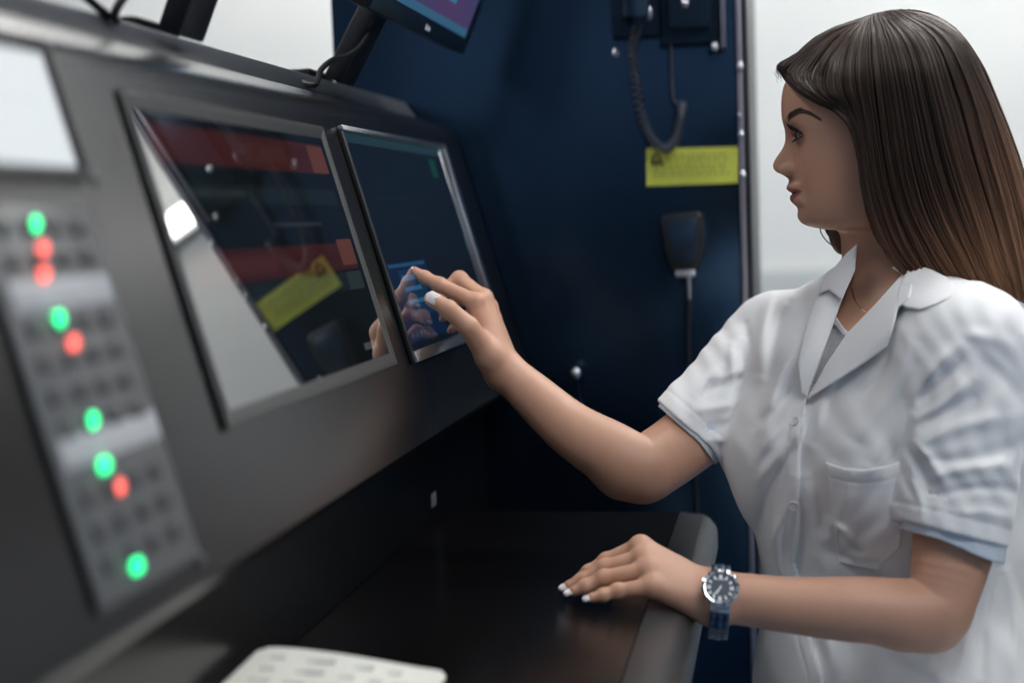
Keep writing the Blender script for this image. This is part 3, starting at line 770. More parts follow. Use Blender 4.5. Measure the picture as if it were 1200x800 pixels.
def hand_sdf(P, fing, rad, thumb, rth, wrist, wr):
    pal = None
    K = {n: [J(*p) for p in v] for n, v in fing.items()}; T = [J(*p) for p in thumb]
    names = ('index', 'middle', 'ring', 'little')
    for i, n in enumerate(names):
        w0 = wrist+(K[n][0]-K['middle'][0])*.42
        e = rcone(P, w0, K[n][0], wr*.74, rad[n][0]*1.12); pal = e if pal is None else smin(pal, e, .014)
    th = chain(P, T, rth, .004); mc = rcone(P, wrist, T[0], wr*.8, rth[0])
    mc = smin(mc, rcone(P, T[0], .5*(K['index'][0]+wrist), rth[0]*.9, .009), .012)   # web of the thumb
    pal = smin(pal, mc, .012)
    d = smin(pal, th, .007)
    fg = None
    for n in names:
        e = chain(P, K[n], rad[n], .0035)
        for j, s in ((0, 1.10), (1, 1.06), (2, 1.03)):                       # knuckles
            e = smin(e, np.linalg.norm(P-K[n][j].astype(f32), axis=1)-rad[n][j]*s, .004)
        fg = e if fg is None else smin(fg, e, .0012)
    return smin(d, fg, .0055)
def boxed(P, lo, hi): return ((P > np.asarray(lo, f32)) & (P < np.asarray(hi, f32))).all(1)
def within(d, P, lo, hi, f, k, far=.03):
    m = boxed(P, np.asarray(lo)-far, np.asarray(hi)+far)
    if m.any(): d[m] = smin(d[m], f(P[m]), k)
    return d
def bbox(pts, r):
    p = np.array(pts); return p.min(0)-r, p.max(0)+r
HB = (Hc-.16, Hc+.16)
HLp = [J(*p) for v in HL.values() for p in v]+[J(*p) for p in TH_L]+[WR_L]
HRp = [J(*p) for v in HR.values() for p in v]+[J(*p) for p in TH_R]+[WR_R]
def body_sdf(P):
    d = np.full(len(P), .2, f32)
    m = boxed(P, (.10, -.60, 1.25), (.80, .10, 1.95))
    if m.any():
        Q = P[m]; e = torso_sdf(Q, -.014)
        e = smin(e, rcone(Q, NB, J(1128, 408, 1.47), .052, .048), .05); e = smin(e, rcone(Q, NB, J(914, 405, 1.74), .052, .046), .05)
        d[m] = e
    d = within(d, P, *bbox([NB, NT], .06), lambda Q: smin(rcone(Q, NB, NT, .0545, .052), rcone(Q, J(1024, 262, 1.592), J(1028, 372, 1.595), .030, .036), .02), .030)
    d = within(d, P, Hc-.15, Hc+.15, head_sdf, .012)
    d = within(d, P, *bbox(ARM_L, .06), arm_l, .01)
    d = within(d, P, *bbox(ARM_R, .06), arm_r, .01)
    d = within(d, P, *bbox(HLp, .03), lambda Q: hand_sdf(Q, HL, RL, TH_L, RTH_L, WR_L, .0235), .010)
    d = within(d, P, *bbox(HRp, .03), lambda Q: hand_sdf(Q, HR, RR, TH_R, RTH_R, WR_R, .0212), .010)
    return d
m_skin = attr_mat('skin', 'tint', rough=.46, sss=.12, bump=(900, .08, .0005))
_b = m_skin.node_tree.nodes['Principled BSDF']; _b.inputs['Subsurface Radius'].default_value = (.9, .35, .2); _b.inputs['Subsurface Scale'].default_value = .006
person, BP = sdf_object('person', body_sdf, (-.14, -.62, 1.26), (.64, .36, 1.94), .00145, m_skin, it=1, slack=1.9)
bpy.context.view_layer.update()
tag(person, 'woman with long brown hair in a white short sleeved coat, touching the screen', 'person')
q = (BP-Hc)*1000; A_, B_, S_ = q @ HF, q @ HU, q @ HS
skin = np.array((.56, .315, .215)); tint = np.tile(skin, (len(BP), 1))
def mixc(mask, col):
    global tint
    tint = tint*(1-mask[:, None])+np.asarray(col)*mask[:, None]
fm = (A_ > 25) & (np.abs(S_) < 60) & (B_ > -95) & (B_ < 80)
sa = np.abs(S_)
bl = ss(sa, 62, 30)*np.exp(-((B_+8)/20)**2-((sa-42)/20)**2)*fm; mixc(.35*bl, (.56, .24, .17))
x = np.clip(sa/32., 0, 1); env = 1-x*x
upb = mouth_line(sa)+8.2*env**.7*(1-.12*np.exp(-(sa/4)**2)); lob = mouth_line(sa)-11.3*env**.75
lip = ss(B_, lob-.7, lob+.7)*ss(B_, upb+.7, upb-.7)*(sa < 32)*(A_ > 30)*fm; mixc(lip*.92, (.33, .095, .085))
mixc(.65*np.exp(-((B_-mouth_line(sa))/1.1)**2)*(sa < 25)*(A_ > 30)*fm, (.09, .02, .02))
e1 = np.sqrt((A_-EYE_C[0])**2+(B_-EYE_C[1])**2+(sa-EYE_C[2])**2)
mixc(.45*ss(e1, 17, 13)*fm, (.30, .15, .10))
_e = np.stack([A_-EYE_C[0], B_-EYE_C[1], sa-EYE_C[2]], 1); _r = np.linalg.norm(_e, axis=1)
_el = np.degrees(np.arctan2(_e[:, 1], np.maximum(_e[:, 0], .5))); _az = np.degrees(np.arctan2(_e[:, 2], np.maximum(_e[:, 0], .5)))
_x = np.where(_az > 0, np.clip(_az/82., 0, 1), np.clip(_az/54., -1, 0))
_on = (_r < 16.5)*(_e[:, 0] > -2)*(np.abs(_az-14) < 74)
mixc(.9*np.exp(-((_el-(1+20*(1-_x*_x))-3)/5.5)**2)*_on, (.035, .02, .015))
mixc(.6*np.exp(-((_el+21*(1-_x*_x)+2)/5.)**2)*_on, (.10, .05, .035))
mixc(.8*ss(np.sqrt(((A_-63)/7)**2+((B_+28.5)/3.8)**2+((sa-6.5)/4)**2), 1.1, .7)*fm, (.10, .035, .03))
# warmer knuckles and finger ends
for Hd, Rd in ((HL, RL), (HR, RR)):
    for n, v in Hd.items():
        for j in (0, 1, 3):
            dd = np.linalg.norm(BP-J(*v[j]), axis=1); mixc(.30*np.exp(-(dd/.011)**2), (.60, .28, .19))
set_attr(person, 'tint', tint)
# ------------------------------------------------------------------ coat
m_coat = mat('white_cotton_twill', (.80, .815, .83), rough=.75, sheen=.25, bump=(1500, .10, .0004))
m_lining = mat('pale_blue_lining', (.60, .67, .75), rough=.8, noise=(40, .04))
m_shirt = mat('grey_tee', (.42, .43, .45), rough=.85, noise=(300, .15))
m_rib = mat('pale_rib_knit', (.66, .67, .69), rough=.85, noise=(300, .08))
m_button = mat('pearl_button', (.70, .71, .72), rough=.3, noise=(90, .05))
m_nail = mat('white_nail_polish', (.78, .73, .74), rough=.18, coat=.5, noise=(200, .03))
m_gold = mat('gold_chain', (.8, .55, .25), rough=.25, metal=1., noise=(200, .1))
m_lash = mat('dark_lash', (.012, .009, .008), rough=.5, noise=(200, .1))
m_brow = mat('brown_brow', (.11, .068, .05), rough=.6, noise=(200, .1))
m_trouser = mat('white_trouser_cloth', (.70, .71, .70), rough=.85, noise=(60, .04))
m_shoe = mat('white_shoe_leather', (.7, .7, .7), rough=.4, noise=(60, .05))
SL_L = (J(1134, 412, 1.452), J(1112, 690, 1.412), .0670, .0525)
SL_R = (J(909, 402, 1.752), J(768, 548, 1.640), .0600, .0490)
def hem_L(x, y): return y-(612+.255*(x-1065))
_hr = np.array([(783., 481.), (846., 536.)]); _hn = np.array([-(_hr[1]-_hr[0])[1], (_hr[1]-_hr[0])[0]]); _hn /= np.linalg.norm(_hn)
def hem_R(x, y): return (x-_hr[0][0])*_hn[0]+(y-_hr[0][1])*_hn[1]
EDGE = np.array([(420, 952), (468, 945), (504, 939), (532, 936), (590, 935), (636, 932), (660, 930), (678, 937), (755, 951), (790, 962), (840, 966)], float)
VPOLY = [(1004, 292), (1058, 322), (1026, 356), (993, 390), (969, 425), (945, 468), (971, 396), (986, 354)]
# folds: (x0, y0, x1, y1, width px, height mm, layer)  layer t = torso, l = near sleeve, r = far sleeve
FOLDS = [(1072, 392, 1000, 520, 13, 5.0, 't'), (1052, 400, 1010, 470, 7, -2.5, 't'), (1076, 440, 1020, 545, 9, 3.0, 't'), (1060, 500, 985, 620, 10, -2.6, 't'),
         (1064, 470, 1066, 620, 9, -6.0, 't'), (985, 430, 950, 520, 8, 2.4, 't'), (1000, 560, 955, 650, 10, 2.5, 't'), (1050, 560, 1040, 660, 9, -2.0, 't'),
         (905, 345, 890, 440, 8, 3.0, 't'), (925, 355, 902, 450, 7, -2.6, 't'), (935, 400, 895, 520, 8, 3.5, 't'), (948, 480, 890, 560, 6, 3.2, 't'), (930, 450, 886, 500, 6, -2.6, 't'),
         (925, 520, 892, 620, 8, -3.0, 't'), (915, 500, 884, 545, 6, 2.8, 't'), (930, 560, 900, 640, 8, 2.5, 't'), (905, 590, 925, 700, 7, 2.0, 't'),
         (945, 560, 970, 680, 11, 2.5, 't'), (960, 640, 1050, 690, 10, -2.4, 't'), (970, 610, 1000, 640, 6, 2.6, 't'), (985, 625, 1015, 650, 5, -2.2, 't'), (975, 640, 1035, 655, 5, 2.0, 't'), (940, 700, 980, 800, 10, 2.6, 't'), (1000, 700, 990, 800, 12, -3.0, 't'),
         (1060, 770, 1110, 800, 9, 3.0, 't'), (1100, 690, 1085, 790, 10, -3.5, 't'), (1140, 660, 1120, 800, 10, 3.5, 't'), (1165, 665, 1150, 800, 8, -3.0, 't'), (1180, 670, 1190, 800, 8, 3.0, 't'),
         (1074, 478, 1125, 425, 8, -5.0, 'l'), (1080, 455, 1135, 398, 9, 3.5, 'l'), (1082, 500, 1150, 462, 9, -3.8, 'l'), (1075, 490, 1140, 445, 7, 3.6, 'l'), (1078, 520, 1180, 490, 9, 3.4, 'l'), (1085, 540, 1195, 520, 8, -3.4, 'l'),
         (1064, 525, 1092, 585, 6, -3.4, 'l'), (1072, 520, 1105, 565, 6, 3.0, 'l'), (1090, 560, 1190, 545, 8, 2.8, 'l'), (1100, 580, 1195, 575, 6, -2.4, 'l'), (1150, 420, 1195, 470, 8, -3.0, 'l'), (1130, 390, 1190, 410, 9, 2.5, 'l'), (1066, 560, 1082, 605, 5, 2.4, 'l'), (1120, 600, 1190, 610, 7, 2.2, 'l'),
         (872, 395, 862, 470, 7, -3.6, 'r'), (858, 405, 850, 470, 7, 3.4, 'r'), (885, 440, 822, 462, 6, -3.0, 'r'), (886, 462, 815, 480, 6, 3.2, 'r'), (884, 485, 825, 500, 6, -3.2, 'r'), (884, 505, 835, 516, 5, 2.6, 'r'), (845, 430, 812, 470, 6, 2.4, 'r'), (882, 425, 840, 445, 5, 2.4, 'r'), (874, 380, 880, 540, 6, -4.0, 'r')]
def fold_h(x, y, layer):
    h = np.zeros(x.shape, f32)
    for (x0, y0, x1, y1, w, a, l) in FOLDS:
        if l != layer: continue
        m = (x > min(x0, x1)-3*w) & (x < max(x0, x1)+3*w) & (y > min(y0, y1)-3*w) & (y < max(y0, y1)+3*w)
        if not m.any(): continue
        xx, yy = x[m], y[m]; ex, ey = x1-x0, y1-y0; wx, wy = xx-x0, yy-y0
        t = np.clip((wx*ex+wy*ey)/(ex*ex+ey*ey), 0, 1)
        # slight bow so that no fold is a straight line
        nx, ny = -ey, ex; L = math.hypot(ex, ey); bow = .06*np.sin(np.pi*t)*L*(1 if int(x0) % 2 else -1)
        dd = np.sqrt((wx-ex*t-nx/L*bow)**2+(wy-ey*t-ny/L*bow)**2)
        h[m] += a*(1.85e-3 if layer != 'l' else 1.5e-3)*np.exp(-(dd/(w*(.75+.5*t)))**2)*np.sqrt(np.clip(4*t*(1-t), .12, 1))
    return h
def soft_noise(x, y):
    return (np.sin(x*.045+y*.021+1.3)+np.sin(x*.023-y*.05+.4)+.6*np.sin(x*.09+y*.06)+.45*np.sin(x*.16-y*.07+2*np.sin(y*.03)))*.0010
LEG_R = [to_cam(np.array(p)) for p in ((.22, 1.60, .53), (-.20, 1.63, .545), (-.16, 1.64, .11))]
LEG_L = [to_cam(np.array(p)) for p in ((.22, 1.41, .53), (-.20, 1.40, .515), (-.14, 1.39, .11))]
def coat_base(P):                     # no sleeves: torso, shoulders and collar stand
    d = torso_sdf(P, .004)
    d = smin(d, rcone(P, J(1052, 372, 1.615), J(1130, 408, 1.462), .070, .064), .05)
    d = smin(d, rcone(P, J(1048, 370, 1.62), J(912, 402, 1.745), .066, .058), .05)
    return d
def collar_base(P):
    return smin(coat_base(P), rcone(P, J(1052, 376, 1.615), J(1036, 292, 1.602), .072, .0615), .04)
def lap(P):
    a = rcone(P, LEG_R[0], .64*LEG_R[0]+.36*LEG_R[1], .100, .096); b = rcone(P, LEG_L[0], .75*LEG_L[0]+.25*LEG_L[1], .094, .086)
    return smin(a, b, .06)
def coat_sdf(P):
    x, y = px_of(P)
    d = coat_base(P)-fold_h(x, y, 't')-soft_noise(x, y)
    ed = x-np.interp(y, EDGE[:, 0], EDGE[:, 1])
    d = d-.0062*ss(ed, .8, -.8)*ss(ed, -60, -20)*ss(y, 455, 480)*(P[:, 2] < 1.63)
    d = d+.0009*np.exp(-((ed+15)/1.6)**2)*ss(y, 470, 490)*(P[:, 2] < 1.63)
    m = y > 690
    if m.any(): d[m] = smin(d[m], lap(P[m]), .02)
    d = np.maximum(d, (y-905)*.001)
    for S, hem, lay, box in ((SL_L, hem_L, 'l', ((.30, -.36, 1.30), (.62, .12, 1.60))), (SL_R, hem_R, 'r', ((.10, -.2, 1.56), (.36, .10, 1.86)))):
        b = boxed(P, *box)
        if not b.any(): continue
        Q = P[b]; xx, yy = x[b], y[b]; hd = hem(xx, yy)*Q[:, 2]/FPX
        r = rcone(Q, *S)-fold_h(xx, yy, lay)-soft_noise(xx*1.4, yy*1.3)*1.4
        r = r+.0010*np.exp(-((hd+.018)/.0016)**2)
        inner = rcone(Q, S[0], S[1], S[2]-.0065, S[3]-.0065)
        r = smax(r, hd, .003); r = np.maximum(r, -np.maximum(inner, -(hd+.035)))
        v = smin(d[b], r, .022)
        v = np.maximum(v, -np.maximum(np.maximum(inner, -(hd+.03)), -(torso_sdf(Q, .0)-.002)))
        d[b] = v
    m = (y > 285) & (y < 475) & (x > 935) & (x < 1065) & (P[:, 2] < 1.66)
    if m.any():
        Q = P[m]; v = poly_sd(x[m], y[m], VPOLY)*Q[:, 2]/FPX
        d[m] = np.maximum(d[m], -np.maximum(v, -(coat_base(Q)+.030)))
    return d
coat, CP = sdf_object('lab_coat', coat_sdf, (.08, -.60, 1.24), (.66, .14, 1.96), .0022, m_coat, person, it=2, slack=1.8)
def raymarch(f, px, py, z0=1.2, z1=1.95, n=500):
    z = np.linspace(z0, z1, n); P = np.array([J(px, py, q) for q in z], f32); v = f(P); i = np.argmax(v < 0)
    if v[i] >= 0: return J(px, py, z1)
    t = v[i-1]/(v[i-1]-v[i]+1e-12); return J(px, py, z[i-1]+(z[i]-z[i-1])*t)
def grad(f, p, e=.002):
    Q = np.array([p+np.eye(3)[i]*s*e for i in range(3) for s in (1, -1)], f32); v = f(Q); g = np.array([v[0]-v[1], v[2]-v[3], v[4]-v[5]]); return g/np.linalg.norm(g)
def slab_part(name, poly, base, t0, th, material, zr, h=.0013, lift=None, groove=None):
    pts = np.array(poly, float); x0, y0 = pts.min(0)-6; x1, y1 = pts.max(0)+6
    c = np.array([J(a, b, z) for a in (x0, x1) for b in (y0, y1) for z in zr]); lo, hi = c.min(0), c.max(0)
    def f(P):
        x, y = px_of(P); p2 = poly_sd(x, y, poly); L = t0
        if lift is not None: L = t0+lift(x, y)
        s = np.abs(base(P)-fold_h(x, y, 't')*.7-L)-th
        if groove is not None: s = s+groove(x, y)
        d = smax(p2*P[:, 2]/FPX, s, .0025)
        return np.maximum(d, np.maximum(zr[0]-P[:, 2], P[:, 2]-zr[1]))
    o, _ = sdf_object(name, f, lo, hi, h, material, coat, it=1, slack=2.2, largest=True); return o
ROLL_N = [(1058, 322), (1026, 356), (993, 390), (969, 425), (945, 468)]
slab_part('lapel', [(1059, 319), (1026, 356), (993, 390), (969, 425), (944, 470), (975, 450), (1014, 425), (1039, 408), (1047, 385), (1053, 361), (1066, 350), (1072, 325)], collar_base, .0035, .0022, m_coat, (1.38, 1.66),
          lift=lambda x, y: .0065*ss(line_d(x, y, ROLL_N), 0, 26)-.004*ss(line_d(x, y, ROLL_N), 30, 46))
slab_part('lapel', [(1001, 318), (985, 356), (970, 398), (945, 465), (938, 462), (934, 425), (945, 378), (958, 345), (975, 325)], coat_base, .0035, .0022, m_coat, (1.40, 1.72),
          lift=lambda x, y: .0060*ss(line_d(x, y, [(1001, 318), (985, 356), (970, 398), (945, 465)]), 0, 22))
slab_part('collar', [(1062, 316), (1052, 340), (1051, 355), (1062, 361), (1078, 364), (1101, 356), (1126, 343), (1110, 325), (1085, 312)], collar_base, .007, .0022, m_coat, (1.40, 1.64),
          lift=lambda x, y: .002*ss(y, 335, 360))
slab_part('collar', [(1005, 285), (992, 296), (965, 328), (958, 346), (972, 340), (986, 352), (1002, 318)], collar_base, .008, .0022, m_coat, (1.42, 1.628))
slab_part('breast_pocket', [(967, 541), (990, 548), (1013, 550), (1040, 545), (1061, 537), (1060, 600), (1055, 642), (1028, 667), (983, 660), (976, 608)], coat_base, .0042, .0022, m_coat, (1.36, 1.62),
          lift=lambda x, y: .004*ss(y, 575, 550)*ss(np.abs(x-1012), 45, 10)+.0025*np.sin(x*.13+y*.1)*ss(y, 600, 630),
          groove=lambda x, y: .0008*np.exp(-((y-(566-.012*(x-1012)**2*.4))/1.6)**2))
for hem, S, nm, zr, box in ((hem_L, SL_L, 'sleeve_cuff', None, ((.33, -.34, 1.30), (.60, -.10, 1.52))), (hem_R, SL_R, 'sleeve_cuff', None, ((.12, -.17, 1.58), (.32, .02, 1.80)))):
    def f(P, hem=hem, S=S):
        x, y = px_of(P); hd = hem(x, y)*P[:, 2]/FPX; ext = .0085+.0085*ss(x, 1090, 1170) if S is SL_L else .004+.010*ss(x, 815, 850)
        return np.maximum(np.maximum(np.abs(rcone(P, S[0], S[1], S[2]-.006, S[3]-.0055))-.0015, hd-ext), -.03-hd)
    sdf_object(nm, f, *box, .0014, m_lining, coat, it=1, slack=2.2)[0]['label'] = 'pale blue inner cuff'
for (px, py) in ((933, 494), (930, 592)):
    p = raymarch(coat_sdf, px, py); n = grad(coat_sdf, p); R = M @ rot_to(n)
    b = MB(); b.lathe([(.0057, -.0008), (.0060, .0008), (.0052, .0020), (.0042, .0014), (.0005, .0013)], 20, R, to_world(p+n*.0004))
    for k in range(4):
        an = math.pi/4+k*math.pi/2; b.ellipsoid(to_world(p+n*.0016)+R @ np.array([.0015*math.cos(an), .0015*math.sin(an), 0]), (.0006, .0006, .0006), nu=6, nv=4)
    b.build('button', m_button, coat, smooth=True)
# tee under the coat
def tee(poly, t0, th, name, material):
    def f(P):
        x, y = px_of(P); return np.maximum(poly_sd(x, y, poly)*P[:, 2]/FPX, np.abs(coat_base(P)-t0)-th)
    return sdf_object(name, f, J(930, 490, 1.40)-(.02, 0, 0), J(1015, 350, 1.70)+(.03, .02, 0), .0014, material, person, it=1, slack=2.2)[0]
ts = tee([(968, 374), (980, 371), (991, 387), (1006, 392), (1000, 440), (950, 480), (938, 470)], -.011, .0025, 'undershirt', m_shirt)
r_ = tee([(966, 368), (978, 368), (984, 377), (992, 388), (1004, 392), (1003, 398), (989, 394), (979, 382), (972, 378)], -.0085, .0025, 'neckband', m_rib)
r_.parent = ts
# trousers and shoes
TL_R = [to_cam(to_world(p)-(0, 0, .05*(i < 2))) for i, p in enumerate(LEG_R)]; TL_L = [to_cam(to_world(p)-(0, 0, .03*(i < 2))) for i, p in enumerate(LEG_L)]
def tr(P):
    d = chain(P, TL_R, [.080, .060, .048], .02); d = smin(d, chain(P, TL_L, [.080, .060, .048], .02), .02)
    return smin(d, ell(P, to_cam(np.array((.24, 1.505, .545))), (.13, .09, .15)), .05)
lo = np.min([to_cam(np.array(p)) for p in ((-.35, 1.2, 0), (.45, 1.2, 0), (-.35, 1.8, .7), (.45, 1.8, .7), (-.35, 1.8, 0), (.45, 1.2, .7))], 0)-.03
hi = np.max([to_cam(np.array(p)) for p in ((-.35, 1.2, 0), (.45, 1.2, 0), (-.35, 1.8, .7), (.45, 1.8, .7), (-.35, 1.8, 0), (.45, 1.2, .7))], 0)+.03
sdf_object('trousers', tr, lo, hi, .006, m_trouser, person, it=2)
for Lg in (LEG_R, LEG_L):
    a = to_world(Lg[2]); b = MB()
    pts = [a+(.055, 0, -.055), a+(0, 0, -.052), a+(-.07, 0, -.068), a+(-.15, 0, -.078), a+(-.185, 0, -.082)]
    b.tube(pts, [.030, .042, .040, .032, .014], 16)
    b.v = [(p[0], p[1], max(p[2], .006)) for p in b.v]
    s_ = b.build('shoe', m_shoe, person, smooth=True)
    MB().prism([(a[0]+.085, a[1]-.034), (a[0]+.05, a[1]-.040), (a[0]-.15, a[1]-.042), (a[0]-.195, a[1]-.02), (a[0]-.195, a[1]+.02), (a[0]-.15, a[1]+.042), (a[0]+.05, a[1]+.040), (a[0]+.085, a[1]+.034)], 0, .014, axis=2).build('sole', m_shoe, s_, bevel=.003)

# ------------------------------------------------------------------ eyes, lashes, brows
m_eye = attr_mat('eyeball', 'tint', rough=.08, spec=.6)
def head_pt(a, b, s): return ab2cam(a/1000, b/1000, s/1000)
HM = np.stack([HF, HU, HS], axis=1)                                     # local (a,b,s) -> camera
for sg in (1, -1):
    c = np.array((EYE_C[0], EYE_C[1], sg*EYE_C[2])); g = np.array((math.cos(.14), -math.sin(.14), sg*.02)); g /= np.linalg.norm(g)
    R = rot_to(g, (0, 0, 1)); b = MB(); b.ellipsoid((0, 0, 0), (EYE_R, EYE_R, EYE_R), R, 48, 40)
    V = np.array(b.v); ca = V @ g/EYE_R; ang = np.degrees(np.arccos(np.clip(ca, -1, 1)))
    cl = np.tile((.27, .24, .23), (len(V), 1)); cl[ang < 31] = (.040, .020, .012); cl[(ang < 31) & (ang > 27)] = (.015, .009, .007); cl[ang < 12] = (.002, .002, .002)
    V = V*(1+.045*ss(ang, 30, 18))[:, None]
    b.v = [tuple(to_world(head_pt(*(c+v)))) for v in V]
    o = link_mesh('eye', b.v, b.f, m_eye, person, smooth=True); set_attr(o, 'tint', cl)
    ls = MB()
    for az in np.linspace(-44, 76, 40):
        x = az/82 if az > 0 else az/54; up = 1+20*(1-x*x); dn = 0-21*(1-x*x)
        for el, ln, cu in ((up+1.0, 11.5*(.78+.22*math.sin(az*7)), 1), (dn-1, 4.2, -1)):
            if cu < 0 and int(az) % 2: continue
            er, ar = math.radians(el), math.radians(az)
            d0 = np.array((math.cos(er)*math.cos(ar), math.sin(er), math.cos(er)*math.sin(ar)*sg)); p0 = c+13.2*d0
            out = d0*np.array((1.15, 1, .75)); out /= np.linalg.norm(out)
            p1 = p0+out*ln*.5+np.array((0, .03*ln*cu, 0)); p2 = p0+out*ln*.9+np.array((0, .42*ln*cu, 0))
            ls.tube([to_world(head_pt(*p)) for p in (p0, p1, p2)], [.00085, .00065, .00018], 5)
    ls.build('eyelashes', m_lash, person, smooth=True)
    br = MB()
    bp = [(922.5, 141), (927, 137), (933, 133), (940, 131), (949, 133), (957.5, 138)]
    cp = catmull([np.array((*p, 0.)) for p in bp], 60)
    for i, p in enumerate(cp):
        if i < 2: continue
        for k in range(4):
            w = 4.6*(1-.72*i/60); jx, jy = p[0]+RNG.uniform(-1, 1), p[1]+RNG.uniform(-w, w*.7)
            t = (cp[min(i+4, 59)]-cp[max(i-4, 0)])[:2]; t = t/np.linalg.norm(t); n2 = np.array((t[1], -t[0]))
            q1 = np.array((jx, jy))+t*5.5+n2*(1.6 if i < 30 else -.2)
            e = []
            for (u, v), of in (((jx, jy), .0003), (q1, .0010)):
                hit = raymarch(head_sdf, u, v, 1.46, 1.62, 120)+np.array((0, 0, -of)); e.append(hit)
            if e[0][2] > 1.61 or e[1][2] > 1.615: continue
            if sg < 0:
                e = [h-2*((h-Hc) @ HS)*HS for h in e]
            br.tube([to_world(h) for h in e], [.00036, .00015], 4)
    br.build('eyebrow', m_brow, person, smooth=True)
# ------------------------------------------------------------------ nails
def nail(Hd, n, Rd, nrm, hw=.0049, hl=.0080, shift=.0025, up=-.0016):
    e, t = (J(*Hd[2]), J(*Hd[3])) if isinstance(Hd, list) else (J(*Hd[n][2]), J(*Hd[n][3]))
    r = Rd[3]; d = t-e; d /= np.linalg.norm(d); nn = np.asarray(nrm, float); nn = nn-nn @ d*d; nn /= np.linalg.norm(nn); sd = np.cross(d, nn)
    c = t+d*shift+nn*(r+up); v = []; f = []; nu, nv = 14, 10
    for top in (0, 1):
        for i in range(nu+1):
            for j in range(nv+1):
                u = i/nu*2-1; w = (j/nv*2-1)
                wid = hw*min(1, ((1-abs(u)**3.2)*1.15+.12))
                q = c+d*u*hl+sd*w*wid-nn*(.0020*w*w+.0010*u*u*(u > 0)+(0 if top else .0007)); v.append(to_world(q))
    N = (nu+1)*(nv+1); ix = lambda t_, i, j: t_*N+i*(nv+1)+j
    for i in range(nu):
        for j in range(nv): f += [(ix(1, i, j), ix(1, i+1, j), ix(1, i+1, j+1), ix(1, i, j+1)), (ix(0, i, j), ix(0, i, j+1), ix(0, i+1, j+1), ix(0, i+1, j))]
        f += [(ix(0, i, 0), ix(0, i+1, 0), ix(1, i+1, 0), ix(1, i, 0)), (ix(0, i, nv), ix(1, i, nv), ix(1, i+1, nv), ix(0, i+1, nv))]
    for j in range(nv): f += [(ix(0, 0, j), ix(1, 0, j), ix(1, 0, j+1), ix(0, 0, j+1)), (ix(0, nu, j), ix(0, nu, j+1), ix(1, nu, j+1), ix(1, nu, j))]
    link_mesh('fingernail', v, f, m_nail, person, smooth=True, sharp=50)
for n in ('index', 'middle', 'ring', 'little'):
    nail(HL, n, RL[n], (-.1, .85, -.55), .0046 if n != 'little' else .0040, .0082 if n != 'little' else .0072, .0035)
nail(TH_L, None, RTH_L, (0, .5, .8))
nail(TH_R, None, RTH_R, (-.25, .42, -.87), .0070, .0085, -.0015, .0002)
nail(HR, 'index', RR['index'], (-.35, .93, .10), .0048, .0085, .0030)
for n in ('middle', 'ring', 'little'): nail(HR, n, RR[n], (-.9, .1, -.1), .0045, .0070, .001)
# necklace
nk = MB(); pp = [raymarch(body_sdf, *p, 1.4, 1.75, 300)-np.array((0, 0, .0006)) for p in ((998, 338), (1000, 345), (1002, 352), (1006, 358), (1011, 363), (1018, 367), (1028, 366))]
nk.tube([to_world(p) for p in catmull(pp, 24)], .0007, 6).build('necklace', m_gold, person, smooth=True)

# ------------------------------------------------------------------ hair
OUT = [(908, 77), (913, 72), (921, 68), (934, 60), (953, 43), (976, 31), (1000, 23), (1024, 15), (1048, 11), (1070, 12), (1088, 16), (1105, 24), (1120, 34), (1134, 48), (1145, 66), (1160, 100), (1180, 148), (1196, 192), (1210, 250), (1221, 310), (1222, 345)]
BOT = [(1205, 358), (1182, 347), (1158, 352), (1122, 341), (1088, 333), (1060, 323)]
INN = [(1048, 308), (1036, 295), (1022, 266), (1014, 240), (1010, 205), (1008, 180), (1000, 158), (993, 132), (975, 128), (960, 125), (945, 116), (933, 106), (922, 98), (915, 88)]
HPOLY = OUT+BOT+INN
def hair_S(x, y):
    """half width of the hair mass (m) at image point x, y of the head plane"""
    do = line_d(x, y, OUT)*LH/FPX; di = line_d(x, y, INN)*LH/FPX
    a = (985-x)*LH/FPX; R = .085+.05*ss(a, .0, .05)
    S = (.088-.012*ss(y, 200, 300))*np.sqrt(np.clip(1-(1-np.clip(do/R, 0, 1))**2, 0, 1))
    sk = .070*np.clip(1-np.abs((a+.030)/.093)**2.3, .02, 1)**(1/2.3)
    return np.minimum(S, sk+.010+di*.55+.05*ss(a, -.02, -.06))
def hair_sdf(P):
    q = P-Hc.astype(f32); s = q @ HS.astype(f32); x, y = px_of(P)
    pd = poly_sd(x, y, HPOLY)*LH/FPX; S = hair_S(x, y)
    wav = .0016*np.sin(x*.35+y*.06+3*np.sin(y*.013))*ss(pd, 0, -.02)
    d = smax(pd, (np.abs(s)-S-wav)*.62, .010)
    return smin(d, ell(P, ab2cam(*px2ab(988, 272), -.062), (.017, .030, .016)), .006)
m_hair = mat('brown_hair', (.03, .018, .012), rough=.38, spec=.45)
def hair_tint(m, base_attr='tint'):
    nt = m.node_tree; a = nt.nodes.new('ShaderNodeAttribute'); a.attribute_name = base_attr
    nt.links.new(a.outputs['Color'], nt.nodes['Principled BSDF'].inputs['Base Color'])
hair_tint(m_hair)
hair, HP = sdf_object('hair', hair_sdf, Hc-(.24, .20, .13), Hc+(.26, .19, .13), .0028, m_hair, person, it=1, slack=2.2)
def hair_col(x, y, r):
    k = ss(y, 190, 350)*.6+ss(x, 1080, 1190)*.55*ss(y, 60, 250)  # lighter ends; golden backlit rim at lower right also put into the colour
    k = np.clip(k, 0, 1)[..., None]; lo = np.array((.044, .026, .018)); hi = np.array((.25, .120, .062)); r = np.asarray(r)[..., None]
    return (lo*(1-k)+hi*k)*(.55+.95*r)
hx, hy = px_of(HP); set_attr(hair, 'tint', hair_col(hx, hy, np.full(len(hx), .15)))
